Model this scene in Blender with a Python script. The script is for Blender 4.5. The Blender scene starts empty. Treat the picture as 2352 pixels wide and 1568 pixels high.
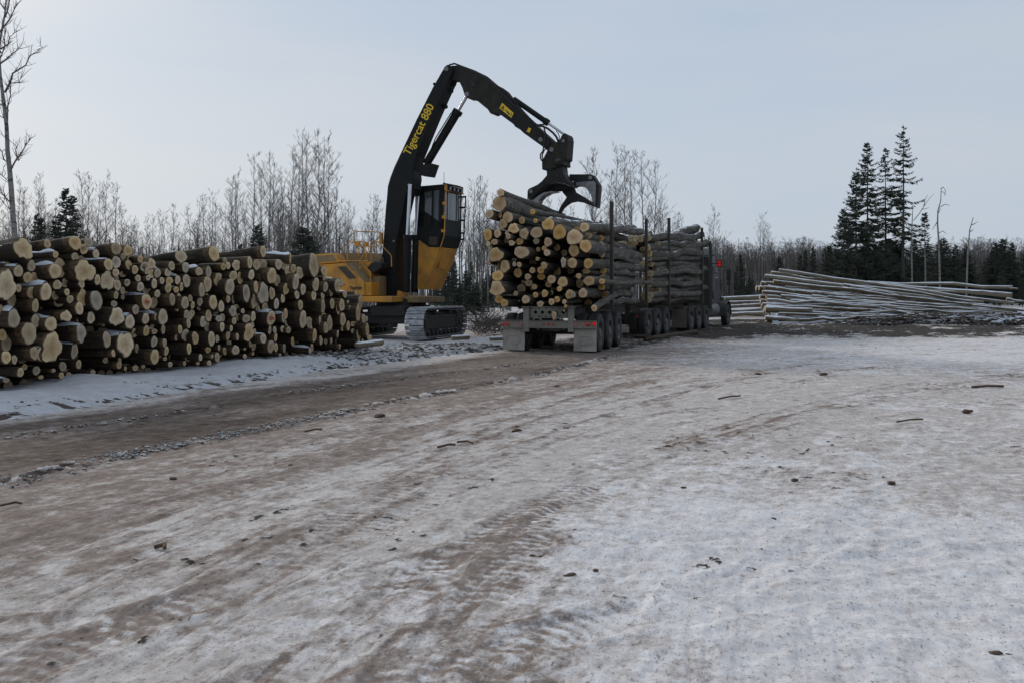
import bpy, bmesh, math, random
import numpy as np
from mathutils import Vector, Matrix

# ------------------------------------------------------------ camera, sky, sun, exposure
S = bpy.context.scene
CH, F, HX, HY = 1.5, 2287.0, 1176.0, 672.0      # eye height; focal length, centre and horizon in a 2352 px wide picture
cd = bpy.data.cameras.new("camera"); cam = bpy.data.objects.new("camera", cd); S.collection.objects.link(cam)
cam.location = (0, 0, CH); cam.rotation_euler = (math.radians(90), 0, 0)
cd.sensor_width = 36; cd.lens = 36 * F / 2352; cd.shift_y = -(784 - HY) / 2352
cd.clip_start = .1; cd.clip_end = 6000
S.camera = cam
S.view_settings.view_transform = 'Standard'; S.view_settings.look = 'None'
S.view_settings.gamma = 1; S.view_settings.exposure = -0.2
SUN_EL, SUN_AZ = math.radians(24), math.radians(-38)      # sun far behind the stack, off to the left (azimuth from +Y)
W = bpy.data.worlds.new("World"); S.world = W; W.use_nodes = True
nt = W.node_tree; nt.nodes.clear()
def wn(t, **k):
    n = nt.nodes.new(t)
    for a, b in k.items(): setattr(n, a, b)
    return n
out = wn('ShaderNodeOutputWorld'); bg = wn('ShaderNodeBackground'); sky = wn('ShaderNodeTexSky', sky_type='NISHITA', sun_disc=False)
sky.sun_elevation = SUN_EL; sky.sun_rotation = SUN_AZ; sky.air_density = 1.0; sky.dust_density = 2.0; sky.ozone_density = 1.5
tc = wn('ShaderNodeTexCoord'); mp = wn('ShaderNodeMapping'); mp.inputs['Scale'].default_value = (1.0, 1.0, 4.5)
no = wn('ShaderNodeTexNoise'); no.inputs['Scale'].default_value = 1.6; no.inputs['Detail'].default_value = 6; no.inputs['Roughness'].default_value = .5
cr = wn('ShaderNodeValToRGB'); cr.color_ramp.elements[0].position = .3; cr.color_ramp.elements[1].position = .72
cr.color_ramp.elements[0].color = (5.1, 6.45, 8.1, 1); cr.color_ramp.elements[1].color = (6.75, 7.3, 8.15, 1)
mx = wn('ShaderNodeMix', data_type='RGBA'); mx.inputs[0].default_value = .88
nt.links.new(tc.outputs['Generated'], mp.inputs[0]); nt.links.new(mp.outputs[0], no.inputs[0]); nt.links.new(no.outputs[0], cr.inputs[0])
nt.links.new(sky.outputs[0], mx.inputs[6]); nt.links.new(cr.outputs[0], mx.inputs[7]); nt.links.new(mx.outputs[2], bg.inputs[0])
bg.inputs[1].default_value = .1; nt.links.new(bg.outputs[0], out.inputs[0])
sl = bpy.data.lights.new("sun", 'SUN'); sl.energy = 2.0; sl.angle = math.radians(9); sl.color = (1, .93, .82)
so = bpy.data.objects.new("sun", sl); S.collection.objects.link(so)
sd = Vector((math.sin(SUN_AZ) * math.cos(SUN_EL), math.cos(SUN_AZ) * math.cos(SUN_EL), math.sin(SUN_EL)))
so.rotation_euler = sd.to_track_quat('Z', 'Y').to_euler()

# ------------------------------------------------------------ helpers
R = random.Random(7)
C = S.collection
K = 2560 / 2352
def G(x, y, z=0.0):                       # ground point (height z) seen at picture position x, y
    Y = F * (CH - z) / (y - HY); return Vector(((x - HX) / F * Y, Y, z))
def at(x, y, Y): return Vector(((x - HX) / F * Y, Y, CH - (y - HY) / F * Y))
def px_of(p): return (HX + F * p[0] / p[1], HY + F * (CH - p[2]) / p[1])
ONES = "zero one two three four five six seven eight nine ten eleven twelve thirteen fourteen fifteen sixteen seventeen eighteen nineteen".split()
TENS = ". . twenty thirty forty fifty sixty seventy eighty ninety".split()
def inwords(n):
    n = int(n)
    if n < 20: return ONES[max(n, 0)]
    return TENS[n // 10] + ("-" + ONES[n % 10] if n % 10 else "") if n < 100 else "one hundred"
used_labels = set()
def where(head, p, both=True):
    x, y = px_of(p); fx, fy = min(max(x / 23.52, 0), 99), min(max(y / 15.68, 0), 99)
    for dx in (0, 1, -1, 2):
        for dy in (0, 1, -1):
            s = f"{head}, {inwords(round(fx) + dx)} percent across" + (f", {inwords(round(fy) + dy)} percent down the photo" if both else " the photo")
            if s not in used_labels:
                used_labels.add(s); return s
    return s
def tag(o, label, cat, group=None, kind=None):
    if label: o["label"] = label
    if cat: o["category"] = cat
    if group: o["group"] = group
    if kind: o["kind"] = kind
    return o
def empty(name, loc, rz=0):
    o = bpy.data.objects.new(name, None); C.objects.link(o); o.location = loc; o.rotation_euler = (0, 0, rz); o.empty_display_size = .2
    return o
def mesh(name, V, Fc, mats, parent=None, smooth=True, mi=None, attrs=None):
    me = bpy.data.meshes.new(name)
    if isinstance(V, np.ndarray):
        Fc = np.asarray(Fc); n, m, k = len(V), len(Fc), Fc.shape[1]
        me.vertices.add(n); me.vertices.foreach_set('co', V.astype(np.float32).ravel())
        me.loops.add(m * k); me.loops.foreach_set('vertex_index', Fc.astype(np.int32).ravel())
        me.polygons.add(m); me.polygons.foreach_set('loop_start', np.arange(0, m * k, k, dtype=np.int32))
        me.update(calc_edges=True)
    else:
        me.from_pydata(V, [], Fc)
    if smooth: me.polygons.foreach_set('use_smooth', np.ones(len(me.polygons), bool))
    if mi is not None: me.polygons.foreach_set('material_index', np.array(mi, np.int32))
    for k_, a in (attrs or {}).items():
        at_ = me.attributes.new(k_, 'FLOAT', 'POINT'); at_.data.foreach_set('value', np.array(a, np.float32))
    for m_ in (mats if isinstance(mats, (list, tuple)) else [mats]): me.materials.append(m_)
    me.update()
    o = bpy.data.objects.new(name, me); C.objects.link(o)
    if parent: o.parent = parent
    return o
def copy_tree(o, parent=None):
    c = o.copy(); C.objects.link(c); c.parent = parent
    if parent is not None: c.matrix_parent_inverse = o.matrix_parent_inverse
    for ch in o.children: copy_tree(ch, c)
    return c
class MB:                                   # collects shapes, then links them as one mesh object
    def __init__(s): s.bm = bmesh.new()
    def face(s, vs):
        try: return s.bm.faces.new(vs)
        except ValueError: return None
    def box(s, c, d, rot=None):
        M = (rot.to_4x4() if rot else Matrix.Identity(4))
        r = bmesh.ops.create_cube(s.bm, size=1, matrix=Matrix.Translation(c) @ M @ Matrix.Diagonal((d[0], d[1], d[2], 1)))
        return s
    def cyl(s, a, b, r, r2=None, n=14):
        a, b = Vector(a), Vector(b); d = b - a
        q = d.to_track_quat('Z', 'Y').to_matrix().to_4x4()
        bmesh.ops.create_cone(s.bm, cap_ends=True, segments=n, radius1=r, radius2=r if r2 is None else r2, depth=d.length, matrix=Matrix.Translation((a + b) / 2) @ q)
        return s
    def tube(s, pts, r, n=8):
        pts = [Vector(p) for p in pts]
        for i in range(len(pts) - 1):
            s.cyl(pts[i], pts[i + 1], r, n=n)
        for p in pts[1:-1]: bmesh.ops.create_uvsphere(s.bm, u_segments=n, v_segments=4, radius=r * 1.0, matrix=Matrix.Translation(p))
        return s
    def ext(s, pts, t):                      # polygon pts pushed along vector t
        a = [s.bm.verts.new(p) for p in pts]; b = [s.bm.verts.new(Vector(p) + Vector(t)) for p in pts]
        n = len(pts); s.face(a); s.face(b[::-1])
        for i in range(n): s.face((a[i], b[i], b[(i + 1) % n], a[(i + 1) % n]))
        return s
    def lathe(s, prof, axis, c, n=28):       # prof: (along axis, radius)
        q = Vector(axis).to_track_quat('Z', 'Y').to_matrix(); rings = []
        for h, r in prof:
            rings.append([s.bm.verts.new(Vector(c) + q @ Vector((r * math.cos(6.28318 * k / n), r * math.sin(6.28318 * k / n), h))) for k in range(n)])
        for i in range(len(rings) - 1):
            for k in range(n): s.face((rings[i][k], rings[i][(k + 1) % n], rings[i + 1][(k + 1) % n], rings[i + 1][k]))
        return s
    def done(s, name, m, parent=None, bevel=0, smooth=False, seg=1):
        bmesh.ops.recalc_face_normals(s.bm, faces=s.bm.faces)
        if bevel:
            es = [e for e in s.bm.edges if len(e.link_faces) == 2 and e.calc_face_angle(0) > .5 and e.calc_length() > bevel * 2.5]
            bmesh.ops.bevel(s.bm, geom=es, offset=bevel, segments=seg, affect='EDGES', clamp_overlap=True)
        me = bpy.data.meshes.new(name); s.bm.to_mesh(me); s.bm.free()
        if smooth:
            me.polygons.foreach_set('use_smooth', np.ones(len(me.polygons), bool)); me.set_sharp_from_angle(angle=math.radians(40))
        for m_ in (m if isinstance(m, (list, tuple)) else [m]): me.materials.append(m_)
        o = bpy.data.objects.new(name, me); C.objects.link(o)
        if parent: o.parent = parent
        return o
def text(name, body, m, M, size, ext=.003, parent=None, xs=1.0, bold=0.0, wide=None):
    cu = bpy.data.curves.new(name, 'FONT'); cu.body = body; cu.size = size; cu.extrude = ext; cu.offset = bold; cu.materials.append(m)
    tmp = bpy.data.objects.new(name + '_curve', cu); C.objects.link(tmp); bpy.context.view_layer.update()
    me = bpy.data.meshes.new_from_object(tmp.evaluated_get(bpy.context.evaluated_depsgraph_get())); bpy.data.objects.remove(tmp)
    o = bpy.data.objects.new(name, me); C.objects.link(o)
    if wide: xs = wide / max(v.co.x for v in me.vertices)
    if parent: o.parent = parent
    o.matrix_local = M @ Matrix.Diagonal((xs, 1, 1, 1))
    return o

# numpy noise
def _h(ix, iy, s): 
    v = (ix.astype(np.int64) * 374761393 + iy.astype(np.int64) * 668265263 + s * 1274126177) & 0xffffffff
    v = ((v ^ (v >> 13)) * 1274126177) & 0xffffffff
    return ((v ^ (v >> 16)) & 0xffff) / 65535.0
def vn(x, y, s=0):
    ix, iy = np.floor(x), np.floor(y); fx, fy = x - ix, y - iy
    fx = fx * fx * (3 - 2 * fx); fy = fy * fy * (3 - 2 * fy)
    a, b, c, d = _h(ix, iy, s), _h(ix + 1, iy, s), _h(ix, iy + 1, s), _h(ix + 1, iy + 1, s)
    return (a + (b - a) * fx) * (1 - fy) + (c + (d - c) * fx) * fy
def fbm(x, y, s=0, o=4, g=.5):
    t, a, n = 0, 1.0, 0
    for i in range(o): t = t + a * vn(x * 2 ** i, y * 2 ** i, s + i); n += a; a *= g
    return t / n
def sst(a, b, x): t = np.clip((x - a) / (b - a), 0, 1); return t * t * (3 - 2 * t)

# ------------------------------------------------------------ materials
class NT:
    def __init__(s, name):
        s.m = bpy.data.materials.new(name); s.m.use_nodes = True; s.t = s.m.node_tree; s.b = s.t.nodes['Principled BSDF']
    def n(s, t, ins=None, **k):
        x = s.t.nodes.new(t)
        for a, b in k.items(): setattr(x, a, b)
        for a, b in (ins or {}).items(): s.set(x.inputs[a], b)
        return x
    def set(s, i, v):
        if isinstance(v, bpy.types.NodeSocket): s.t.links.new(v, i)
        else: i.default_value = v
    def noise(s, scale, co=None, detail=5, rough=.55, dist=0):
        x = s.n('ShaderNodeTexNoise', {'Scale': scale, 'Detail': detail, 'Roughness': rough, 'Distortion': dist})
        if co is not None: s.set(x.inputs['Vector'], co)
        return x.outputs[0]
    def co(s, kind='Object', sc=(1, 1, 1), rot=(0, 0, 0)):
        c = s.n('ShaderNodeTexCoord').outputs[kind]
        return s.n('ShaderNodeMapping', {0: c, 'Scale': sc, 'Rotation': rot}).outputs[0]
    def pos(s, sc=(1, 1, 1), rot=(0, 0, 0)):
        c = s.n('ShaderNodeNewGeometry').outputs['Position']
        return s.n('ShaderNodeMapping', {0: c, 'Scale': sc, 'Rotation': rot}).outputs[0]
    def ramp(s, f, stops):
        x = s.n('ShaderNodeValToRGB', {0: f}); r = x.color_ramp
        while len(r.elements) < len(stops): r.elements.new(.5)
        for e, (p, c) in zip(r.elements, stops):
            e.position = p; e.color = (c[0], c[1], c[2], 1) if isinstance(c, tuple) else (c, c, c, 1)
        return x.outputs[0]
    def mix(s, f, a, b, mode='MIX'):
        x = s.n('ShaderNodeMix', data_type='RGBA', blend_type=mode)
        for i, v in ((0, f), (6, a), (7, b)):
            if isinstance(v, tuple): v = (v[0], v[1], v[2], 1)
            s.set(x.inputs[i], v)
        return x.outputs[2]
    def math(s, op, a, b=0.0, clamp=False):
        x = s.n('ShaderNodeMath', operation=op, use_clamp=clamp); s.set(x.inputs[0], a); s.set(x.inputs[1], b); return x.outputs[0]
    def mr(s, v, a, b, c=0.0, d=1.0):
        return s.n('ShaderNodeMapRange', {0: v, 1: a, 2: b, 3: c, 4: d}).outputs[0]
    def attr(s, name): return s.n('ShaderNodeAttribute', attribute_name=name).outputs['Fac']
    def bump(s, h, strength=.5, dist=.02):
        s.set(s.b.inputs['Normal'], s.n('ShaderNodeBump', {'Height': h, 'Strength': strength, 'Distance': dist}).outputs[0])
    def fin(s, col=None, rough=.8, metal=0.0, spec=.3):
        if col is not None: s.set(s.b.inputs['Base Color'], (col[0], col[1], col[2], 1) if isinstance(col, tuple) else col)
        s.set(s.b.inputs['Roughness'], rough); s.set(s.b.inputs['Metallic'], metal); s.b.inputs['Specular IOR Level'].default_value = spec
        return s.m
def top_snow(t, lo=.55, hi=.8, sc=2.5, amt=.5):
    z = t.n('ShaderNodeSeparateXYZ', {0: t.n('ShaderNodeNewGeometry').outputs['Normal']}).outputs[2]
    q = t.math('MULTIPLY', t.math('SUBTRACT', t.noise(sc, t.pos()), .5), amt * 2)
    return t.mr(t.math('ADD', z, q), lo, hi)
def bark(name, dark, mid, light, snow=None, sc=1.0, lich=.0, v=.0):
    t = NT(name); c = t.co('Object', (1.2 * sc, 9 * sc, 9 * sc)); c2 = t.co('Object', (2, 2, 2))
    a = t.noise(1.6, c, 8, .65); b = t.noise(1.3, c2, 4)
    col = t.ramp(a, [(.28, dark), (.52, mid), (.75, light)])
    col = t.mix(t.mr(b, .45, .75), col, t.mix(.5, col, mid))
    if lich: 
        col = t.mix(t.math('MULTIPLY', t.mr(t.noise(5, c2, 5, .7), .56, .66), lich), col, (.27, .27, .25))
    rnd = t.n('ShaderNodeObjectInfo').outputs['Random']
    col = t.mix(t.mr(rnd, 0, 1, 0, .45), col, tuple(x * .5 for x in mid))
    ox = t.n('ShaderNodeSeparateXYZ', {0: t.n('ShaderNodeTexCoord').outputs['Object']}).outputs[0]      # torn bark next to the saw cut
    torn = t.math('MULTIPLY', t.mr(t.math('ADD', ox, t.math('MULTIPLY', t.math('SUBTRACT', t.noise(6, c2, 5, .7), .5), .9)), -.16, -.02), t.mr(t.math('FRACT', t.math('MULTIPLY', rnd, 5.1)), .2, .9, 0, .9))
    col = t.mix(torn, col, t.mix(a, (.07, .04, .02), (.30, .19, .09)))
    h = t.math('ADD', t.math('MULTIPLY', a, 1.0), t.math('MULTIPLY', b, .6))
    if snow: col = t.mix(top_snow(t, *snow), col, (.78, .81, .86))
    t.bump(h, .8, .03); return t.fin(col, .9)
def cut(name, a, b, c, grey=0.0):
    t = NT(name); r = t.attr('rad'); co = t.co('Object', (1, 1, 1))
    w = t.noise(5, co, 4, .6); rr = t.math('ADD', r, t.math('MULTIPLY', t.math('SUBTRACT', w, .5), .35))
    col = t.ramp(rr, [(.0, tuple(x * .55 for x in b)), (.07, b), (.4, t_mix(a, b, .4)), (.62, a), (.93, c), (.985, tuple(x * .45 for x in b))])
    rings = t.n('ShaderNodeTexWave', {'Scale': 1.0}).outputs
    rg = t.math('SINE', t.math('MULTIPLY', rr, 95.0)); col = t.mix(t.mr(rg, -1, 1, 0, .16), col, tuple(x * .62 for x in b))
    saw = t.noise(30, t.co('Object', (1, 1, .12), (.5, 0, 0)), 3); col = t.mix(t.mr(saw, .35, .7, 0, .25), col, tuple(x * .75 for x in a))
    ox = t.n('ShaderNodeSeparateXYZ', {0: t.n('ShaderNodeTexCoord').outputs['Object']}).outputs
    an = t.math('ARCTAN2', ox[2], ox[1]); cv = t.n('ShaderNodeCombineXYZ', {0: t.math('MULTIPLY', an, 2.2), 1: t.math('MULTIPLY', r, .9), 2: t.math('MULTIPLY', t.n('ShaderNodeObjectInfo').outputs['Random'], 60.0)}).outputs[0]
    ck = t.math('ABSOLUTE', t.math('SUBTRACT', t.noise(1.0, cv, 2, .5), .5)); col = t.mix(t.math('MULTIPLY', t.mr(ck, .004, .016, .75, 0), t.mr(r, .85, .5)), col, tuple(x * .22 for x in b))
    st = t.noise(3.2, co, 5, .7); rnd = t.n('ShaderNodeObjectInfo').outputs['Random']
    col = t.mix(t.mr(st, .5, .74, 0, .55), col, tuple(x * .55 for x in b))
    col = t.mix(t.mr(rnd, 0, 1, 0, .5), col, t.mix(.35, col, (.30, .27, .23)))
    hv = t.math('FRACT', t.math('MULTIPLY', rnd, 13.7))
    hs = t.n('ShaderNodeHueSaturation', {'Hue': .5, 'Saturation': t.mr(hv, 0, 1, .75, 1.15), 'Value': t.mr(t.math('FRACT', t.math('MULTIPLY', rnd, 7.3)), 0, 1, .72, 1.12), 'Color': col}).outputs[0]
    ng = t.math('MULTIPLY', t.math('ADD', w, saw), .5); t.bump(ng, .35, .01)
    return t.fin(hs, .85)
def t_mix(a, b, f): return tuple(x * (1 - f) + y * f for x, y in zip(a, b))
def plain(name, col, rough=.6, metal=0., dirt=.3, dcol=(.07, .06, .05), sc=3, bump=.0, spec=.4, snow=None):
    t = NT(name); n1 = t.noise(sc, t.co('Object'), 7, .65); n2 = t.noise(sc * 9, t.co('Object'), 3)
    f = t.math('MULTIPLY', t.mr(t.math('ADD', n1, t.math('MULTIPLY', t.math('SUBTRACT', n2, .5), .3)), .42, .68), dirt)
    c = t.mix(f, col, dcol)
    if snow: c = t.mix(top_snow(t, *snow), c, (.6, .63, .68))
    if bump: t.bump(t.math('ADD', n1, n2), bump, .01)
    return t.fin(c, t.mr(n1, .3, .7, rough * .85, min(1, rough * 1.2)), metal, spec)
M = {}
M['bark'] = bark('stack_bark', (.014, .010, .007), (.055, .039, .026), (.16, .11, .07), lich=.2)
M['bark_top'] = bark('mossy_stack_bark', (.010, .008, .006), (.042, .032, .020), (.13, .09, .05), snow=(1.0, 1.2, 3, .6), lich=.12)
M['bark_load'] = bark('load_bark', (.016, .013, .011), (.095, .083, .068), (.28, .25, .22), sc=.8, lich=.8)
M['bark_load_snow'] = bark('snow_dusted_load_bark', (.016, .013, .011), (.095, .083, .068), (.28, .25, .22), snow=(.85, 1.05, 5, .6), sc=.8, lich=.8)
M['bark_deck'] = bark('aspen_bark', (.08, .062, .042), (.23, .19, .135), (.42, .36, .27), snow=(.42, .6, 1.8, .45), sc=.6, lich=.3)
M['bark_deck_brown'] = bark('peeled_brown_bark', (.05, .035, .02), (.14, .10, .06), (.36, .27, .16), snow=(.5, .68, 1.8, .5), sc=.6, lich=.1)
M['cut'] = cut('pale_cut_wood', (.63, .465, .26), (.42, .27, .13), (.74, .59, .37))
M['cut_grey'] = cut('weathered_cut_wood', (.54, .43, .29), (.36, .26, .16), (.64, .53, .37))
M['cut_load'] = cut('fresh_cut_wood', (.74, .48, .21), (.52, .28, .10), (.82, .60, .32))
M['snow'] = (lambda t: (t.bump(t.math('ADD', t.noise(14, t.pos(), 5), t.noise(70, t.pos(), 3)), .4, .02), t.fin(t.mix(t.mr(t.noise(3, t.pos()), .4, .7, 0, .3), (.74, .77, .83), (.62, .65, .71)), .85))[1])(NT('lying_snow'))
M['paintblack'] = plain('black_machine_paint', (.008, .009, .009), .55, 0, .5, (.018, .018, .017), 2, spec=.2)
M['paintdirty'] = plain('dusty_black_paint', (.016, .016, .014), .7, 0, .8, (.048, .043, .033), 2.5, spec=.2)
M['yellow'] = plain('yellow_machine_paint', (.55, .25, .03), .6, 0, .8, (.20, .12, .045), 1.6)
M['yellowdirty'] = plain('dusty_yellow_top', (.24, .17, .085), .8, 0, .7, (.15, .115, .075), 2.2)
M['grille'] = plain('dark_vent_mesh', (.055, .045, .035), .8, 0, .4, (.09, .06, .03), 8)
M['chrome'] = plain('hydraulic_chrome', (.55, .56, .58), .22, 1, .15, (.2, .19, .18), 4)
M['steel'] = plain('worn_steel', (.23, .23, .235), .42, .75, .5, (.07, .065, .06), 5)
def shoe_mat():
    t = NT('polished_track_steel'); nx_ = t.math('ABSOLUTE', t.n('ShaderNodeSeparateXYZ', {0: t.n('ShaderNodeTexCoord').outputs['Normal']}).outputs[0]); n1 = t.noise(9, t.co('Object'), 6, .7)
    edge = t.mr(nx_, .5, .8); c = t.mix(t.math('MAXIMUM', edge, t.mr(n1, .5, .66, 0, .7)), (.50, .51, .53), (.035, .032, .03)); t.fin(c, .36, t.mr(edge, 0, 1, .8, 0)); return t.m
M['shoe'] = shoe_mat()
M['darkmetal'] = plain('greasy_dark_metal', (.018, .017, .017), .65, .1, .4, (.05, .045, .04), 4)
M['trackside'] = plain('muddy_track_frame', (.03, .027, .025), .8, 0, .6, (.06, .055, .05), 3, snow=(.8, .95, 3, .5))
def glass_mat():
    t = NT('tinted_cab_glass'); t.set(t.b.inputs['Transmission Weight'], .75); return t.fin((.30, .33, .35), .03, 0, .4)
M['glass'] = glass_mat()
M['rubber'] = plain('dirty_tyre_rubber', (.022, .021, .021), .85, 0, .7, (.075, .068, .062), 4, bump=.3)
M['rim'] = plain('dirty_wheel_rim', (.16, .155, .15), .6, .4, .8, (.05, .046, .042), 4)
M['frame'] = plain('dusty_trailer_frame', (.215, .198, .17), .75, 0, .6, (.11, .10, .085), 2.5)
M['frame_dark'] = plain('dark_trailer_frame', (.045, .042, .038), .8, 0, .6, (.08, .072, .062), 2.5)
M['stake'] = plain('rusty_stake_steel', (.05, .042, .036), .8, .1, .6, (.085, .065, .045), 3)
M['flap'] = plain('muddy_pale_flap', (.37, .345, .305), .85, 0, .75, (.19, .175, .15), 2.2, bump=.3)
M['flap_brown'] = plain('muddy_brown_flap', (.13, .11, .095), .85, 0, .7, (.07, .06, .05), 2.2)
M['lamp'] = plain('red_lamp_lens', (.45, .04, .035), .35, 0, .35, (.2, .1, .08), 9)
M['lampgrey'] = plain('dusty_red_reflector', (.38, .12, .10), .6, 0, .5, (.25, .2, .18), 9)
def lit_mat():
    t = NT('lit_red_lamp'); t.set(t.b.inputs['Emission Color'], (1, .01, .01, 1)); t.set(t.b.inputs['Emission Strength'], .3); return t.fin((.6, .01, .01), .5, 0, .1)
M['lit'] = lit_mat()
M['cab'] = plain('dark_truck_paint', (.035, .034, .033), .45, 0, .5, (.08, .072, .062), 3)
M['cabgrey'] = plain('dusty_truck_body', (.035, .033, .03), .6, 0, .6, (.07, .065, .058), 3)
M['letteryellow'] = plain('yellow_lettering', (.72, .48, .03), .5, 0, .1)
M['letterblack'] = plain('black_lettering', (.02, .02, .02), .5, 0, .1)
M['redpaint'] = plain('red_paint_mark', (.50, .03, .03), .6, 0, .1)
M['interior'] = plain('dark_cab_interior', (.03, .03, .032), .8, 0, .2)
M['birch'] = (lambda t: (t.fin(t.mix(t.mr(t.noise(3, t.co('Object', (1, 1, 4)), 5, .7), .52, .62), (.21, .20, .19), (.045, .04, .037)), .9)))(NT('pale_aspen_trunk'))
M['twig'] = (lambda t: t.fin(t.mix(t.n('ShaderNodeObjectInfo').outputs['Random'], (.085, .073, .066), (.13, .115, .105)), .95))(NT('grey_brown_twigs'))
M['darktrunk'] = plain('grey_tree_bark', (.10, .095, .088), .95, 0, .6, (.04, .037, .034), 3)
M['needle'] = (lambda t: t.fin(t.mix(t.noise(.9, t.co('Object'), 3), (.026, .036, .026), (.055, .068, .048)), .95))(NT('spruce_needles'))
M['clod'] = (lambda t: (t.fin(t.mix(top_snow(t, .7, 1.05, 9, .7), t.mix(t.noise(3, t.pos()), (.03, .024, .02), (.10, .082, .07)), (.58, .58, .58)), .95)))(NT('frozen_mud_clod'))
M['chunk'] = plain('bark_chunk_brown', (.11, .07, .045), .95, 0, .7, (.04, .03, .024), 12)
# ------------------------------------------------------------ the ground: one sheet to the horizon
def seg_d(X, Y, poly):
    best = np.full(X.shape, 1e9); side = np.zeros(X.shape); along = np.zeros(X.shape); acc = 0
    for (x0, y0), (x1, y1) in zip(poly[:-1], poly[1:]):
        dx, dy = x1 - x0, y1 - y0; L = math.hypot(dx, dy)
        t = np.clip(((X - x0) * dx + (Y - y0) * dy) / L ** 2, 0, 1)
        d = np.hypot(X - x0 - t * dx, Y - y0 - t * dy); m = d < best
        best = np.where(m, d, best); side = np.where(m, ((X - x0) * dy - (Y - y0) * dx) / L, side); along = np.where(m, acc + t * L, along); acc += L
    return best, side, along
def gp(*pts): return [tuple(G(x, y)[:2]) for x, y in pts]
def curve(pts, n=8):
    P = [np.array(p) for p in pts]; P = [2 * P[0] - P[1]] + P + [2 * P[-1] - P[-2]]; o = []
    for i in range(1, len(P) - 2):
        for k in range(n):
            t = k / n; o.append(tuple(.5 * ((2 * P[i]) + (P[i + 1] - P[i - 1]) * t + (2 * P[i - 1] - 5 * P[i] + 4 * P[i + 1] - P[i + 2]) * t * t + (3 * P[i] - P[i - 1] - 3 * P[i + 1] + P[i + 2]) * t ** 3)))
    o.append(tuple(P[-2])); return o
RIDGE = curve(gp((-400, 1215), (0, 1112), (260, 1050), (520, 1000), (840, 936), (1200, 868), (1420, 815)))
RIDGE2 = curve(gp((-300, 1050), (20, 1003), (400, 948), (750, 893), (1000, 862), (1250, 828)))
FOOT = curve(gp((-300, 1010), (0, 963), (430, 895), (850, 838), (1130, 806)))
TRACKS = [  # polyline on the ground, tread depth, dirt
    (curve(gp((560, 1600), (800, 1490), (960, 1350), (1150, 1215), (1330, 1120), (1560, 1035), (1800, 950), (2100, 885), (2500, 845))), 1., .5),
    (curve(gp((760, 1640), (1040, 1450), (1180, 1290), (1290, 1180), (1480, 1090), (1740, 990), (2000, 920), (2350, 862))), 1., .35),
    (curve(gp((1040, 1560), (1300, 1450), (1700, 1330), (2050, 1290), (2500, 1260))), .5, .3),
    (curve(gp((1200, 1468), (1500, 1400), (1800, 1290), (2000, 1180), (2150, 1080), (2400, 1000))), .4, .12),
    (curve(gp((-100, 1460), (400, 1400), (700, 1250), (900, 1130), (1080, 1020), (1300, 930), (1560, 850))), .6, .5),
    (curve(gp((-100, 1640), (100, 1520), (350, 1420), (640, 1320), (900, 1190), (1150, 1060), (1400, 960), (1660, 880), (1900, 820))), .6, .55),
    (curve(gp((1420, 860), (1700, 820), (1820, 830), (1900, 850), (1850, 880), (1700, 905))), .4, .3),
    (curve(gp((-100, 1300), (300, 1180), (700, 1080), (1000, 975), (1250, 900), (1500, 835))), .3, .6),
    (curve(gp((900, 1600), (1020, 1470), (1150, 1520), (1180, 1600))), .8, .5),
    (curve(gp((1100, 1020), (1400, 930), (1750, 868), (2100, 838), (2450, 822))), .5, .4),
    (curve(gp((1500, 1640), (1650, 1500), (1900, 1420), (2200, 1420), (2450, 1440))), .9, .35),
    (curve(gp((620, 1400), (1000, 1290), (1300, 1240), (1700, 1240), (2100, 1265))), .5, .25),
]
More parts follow.
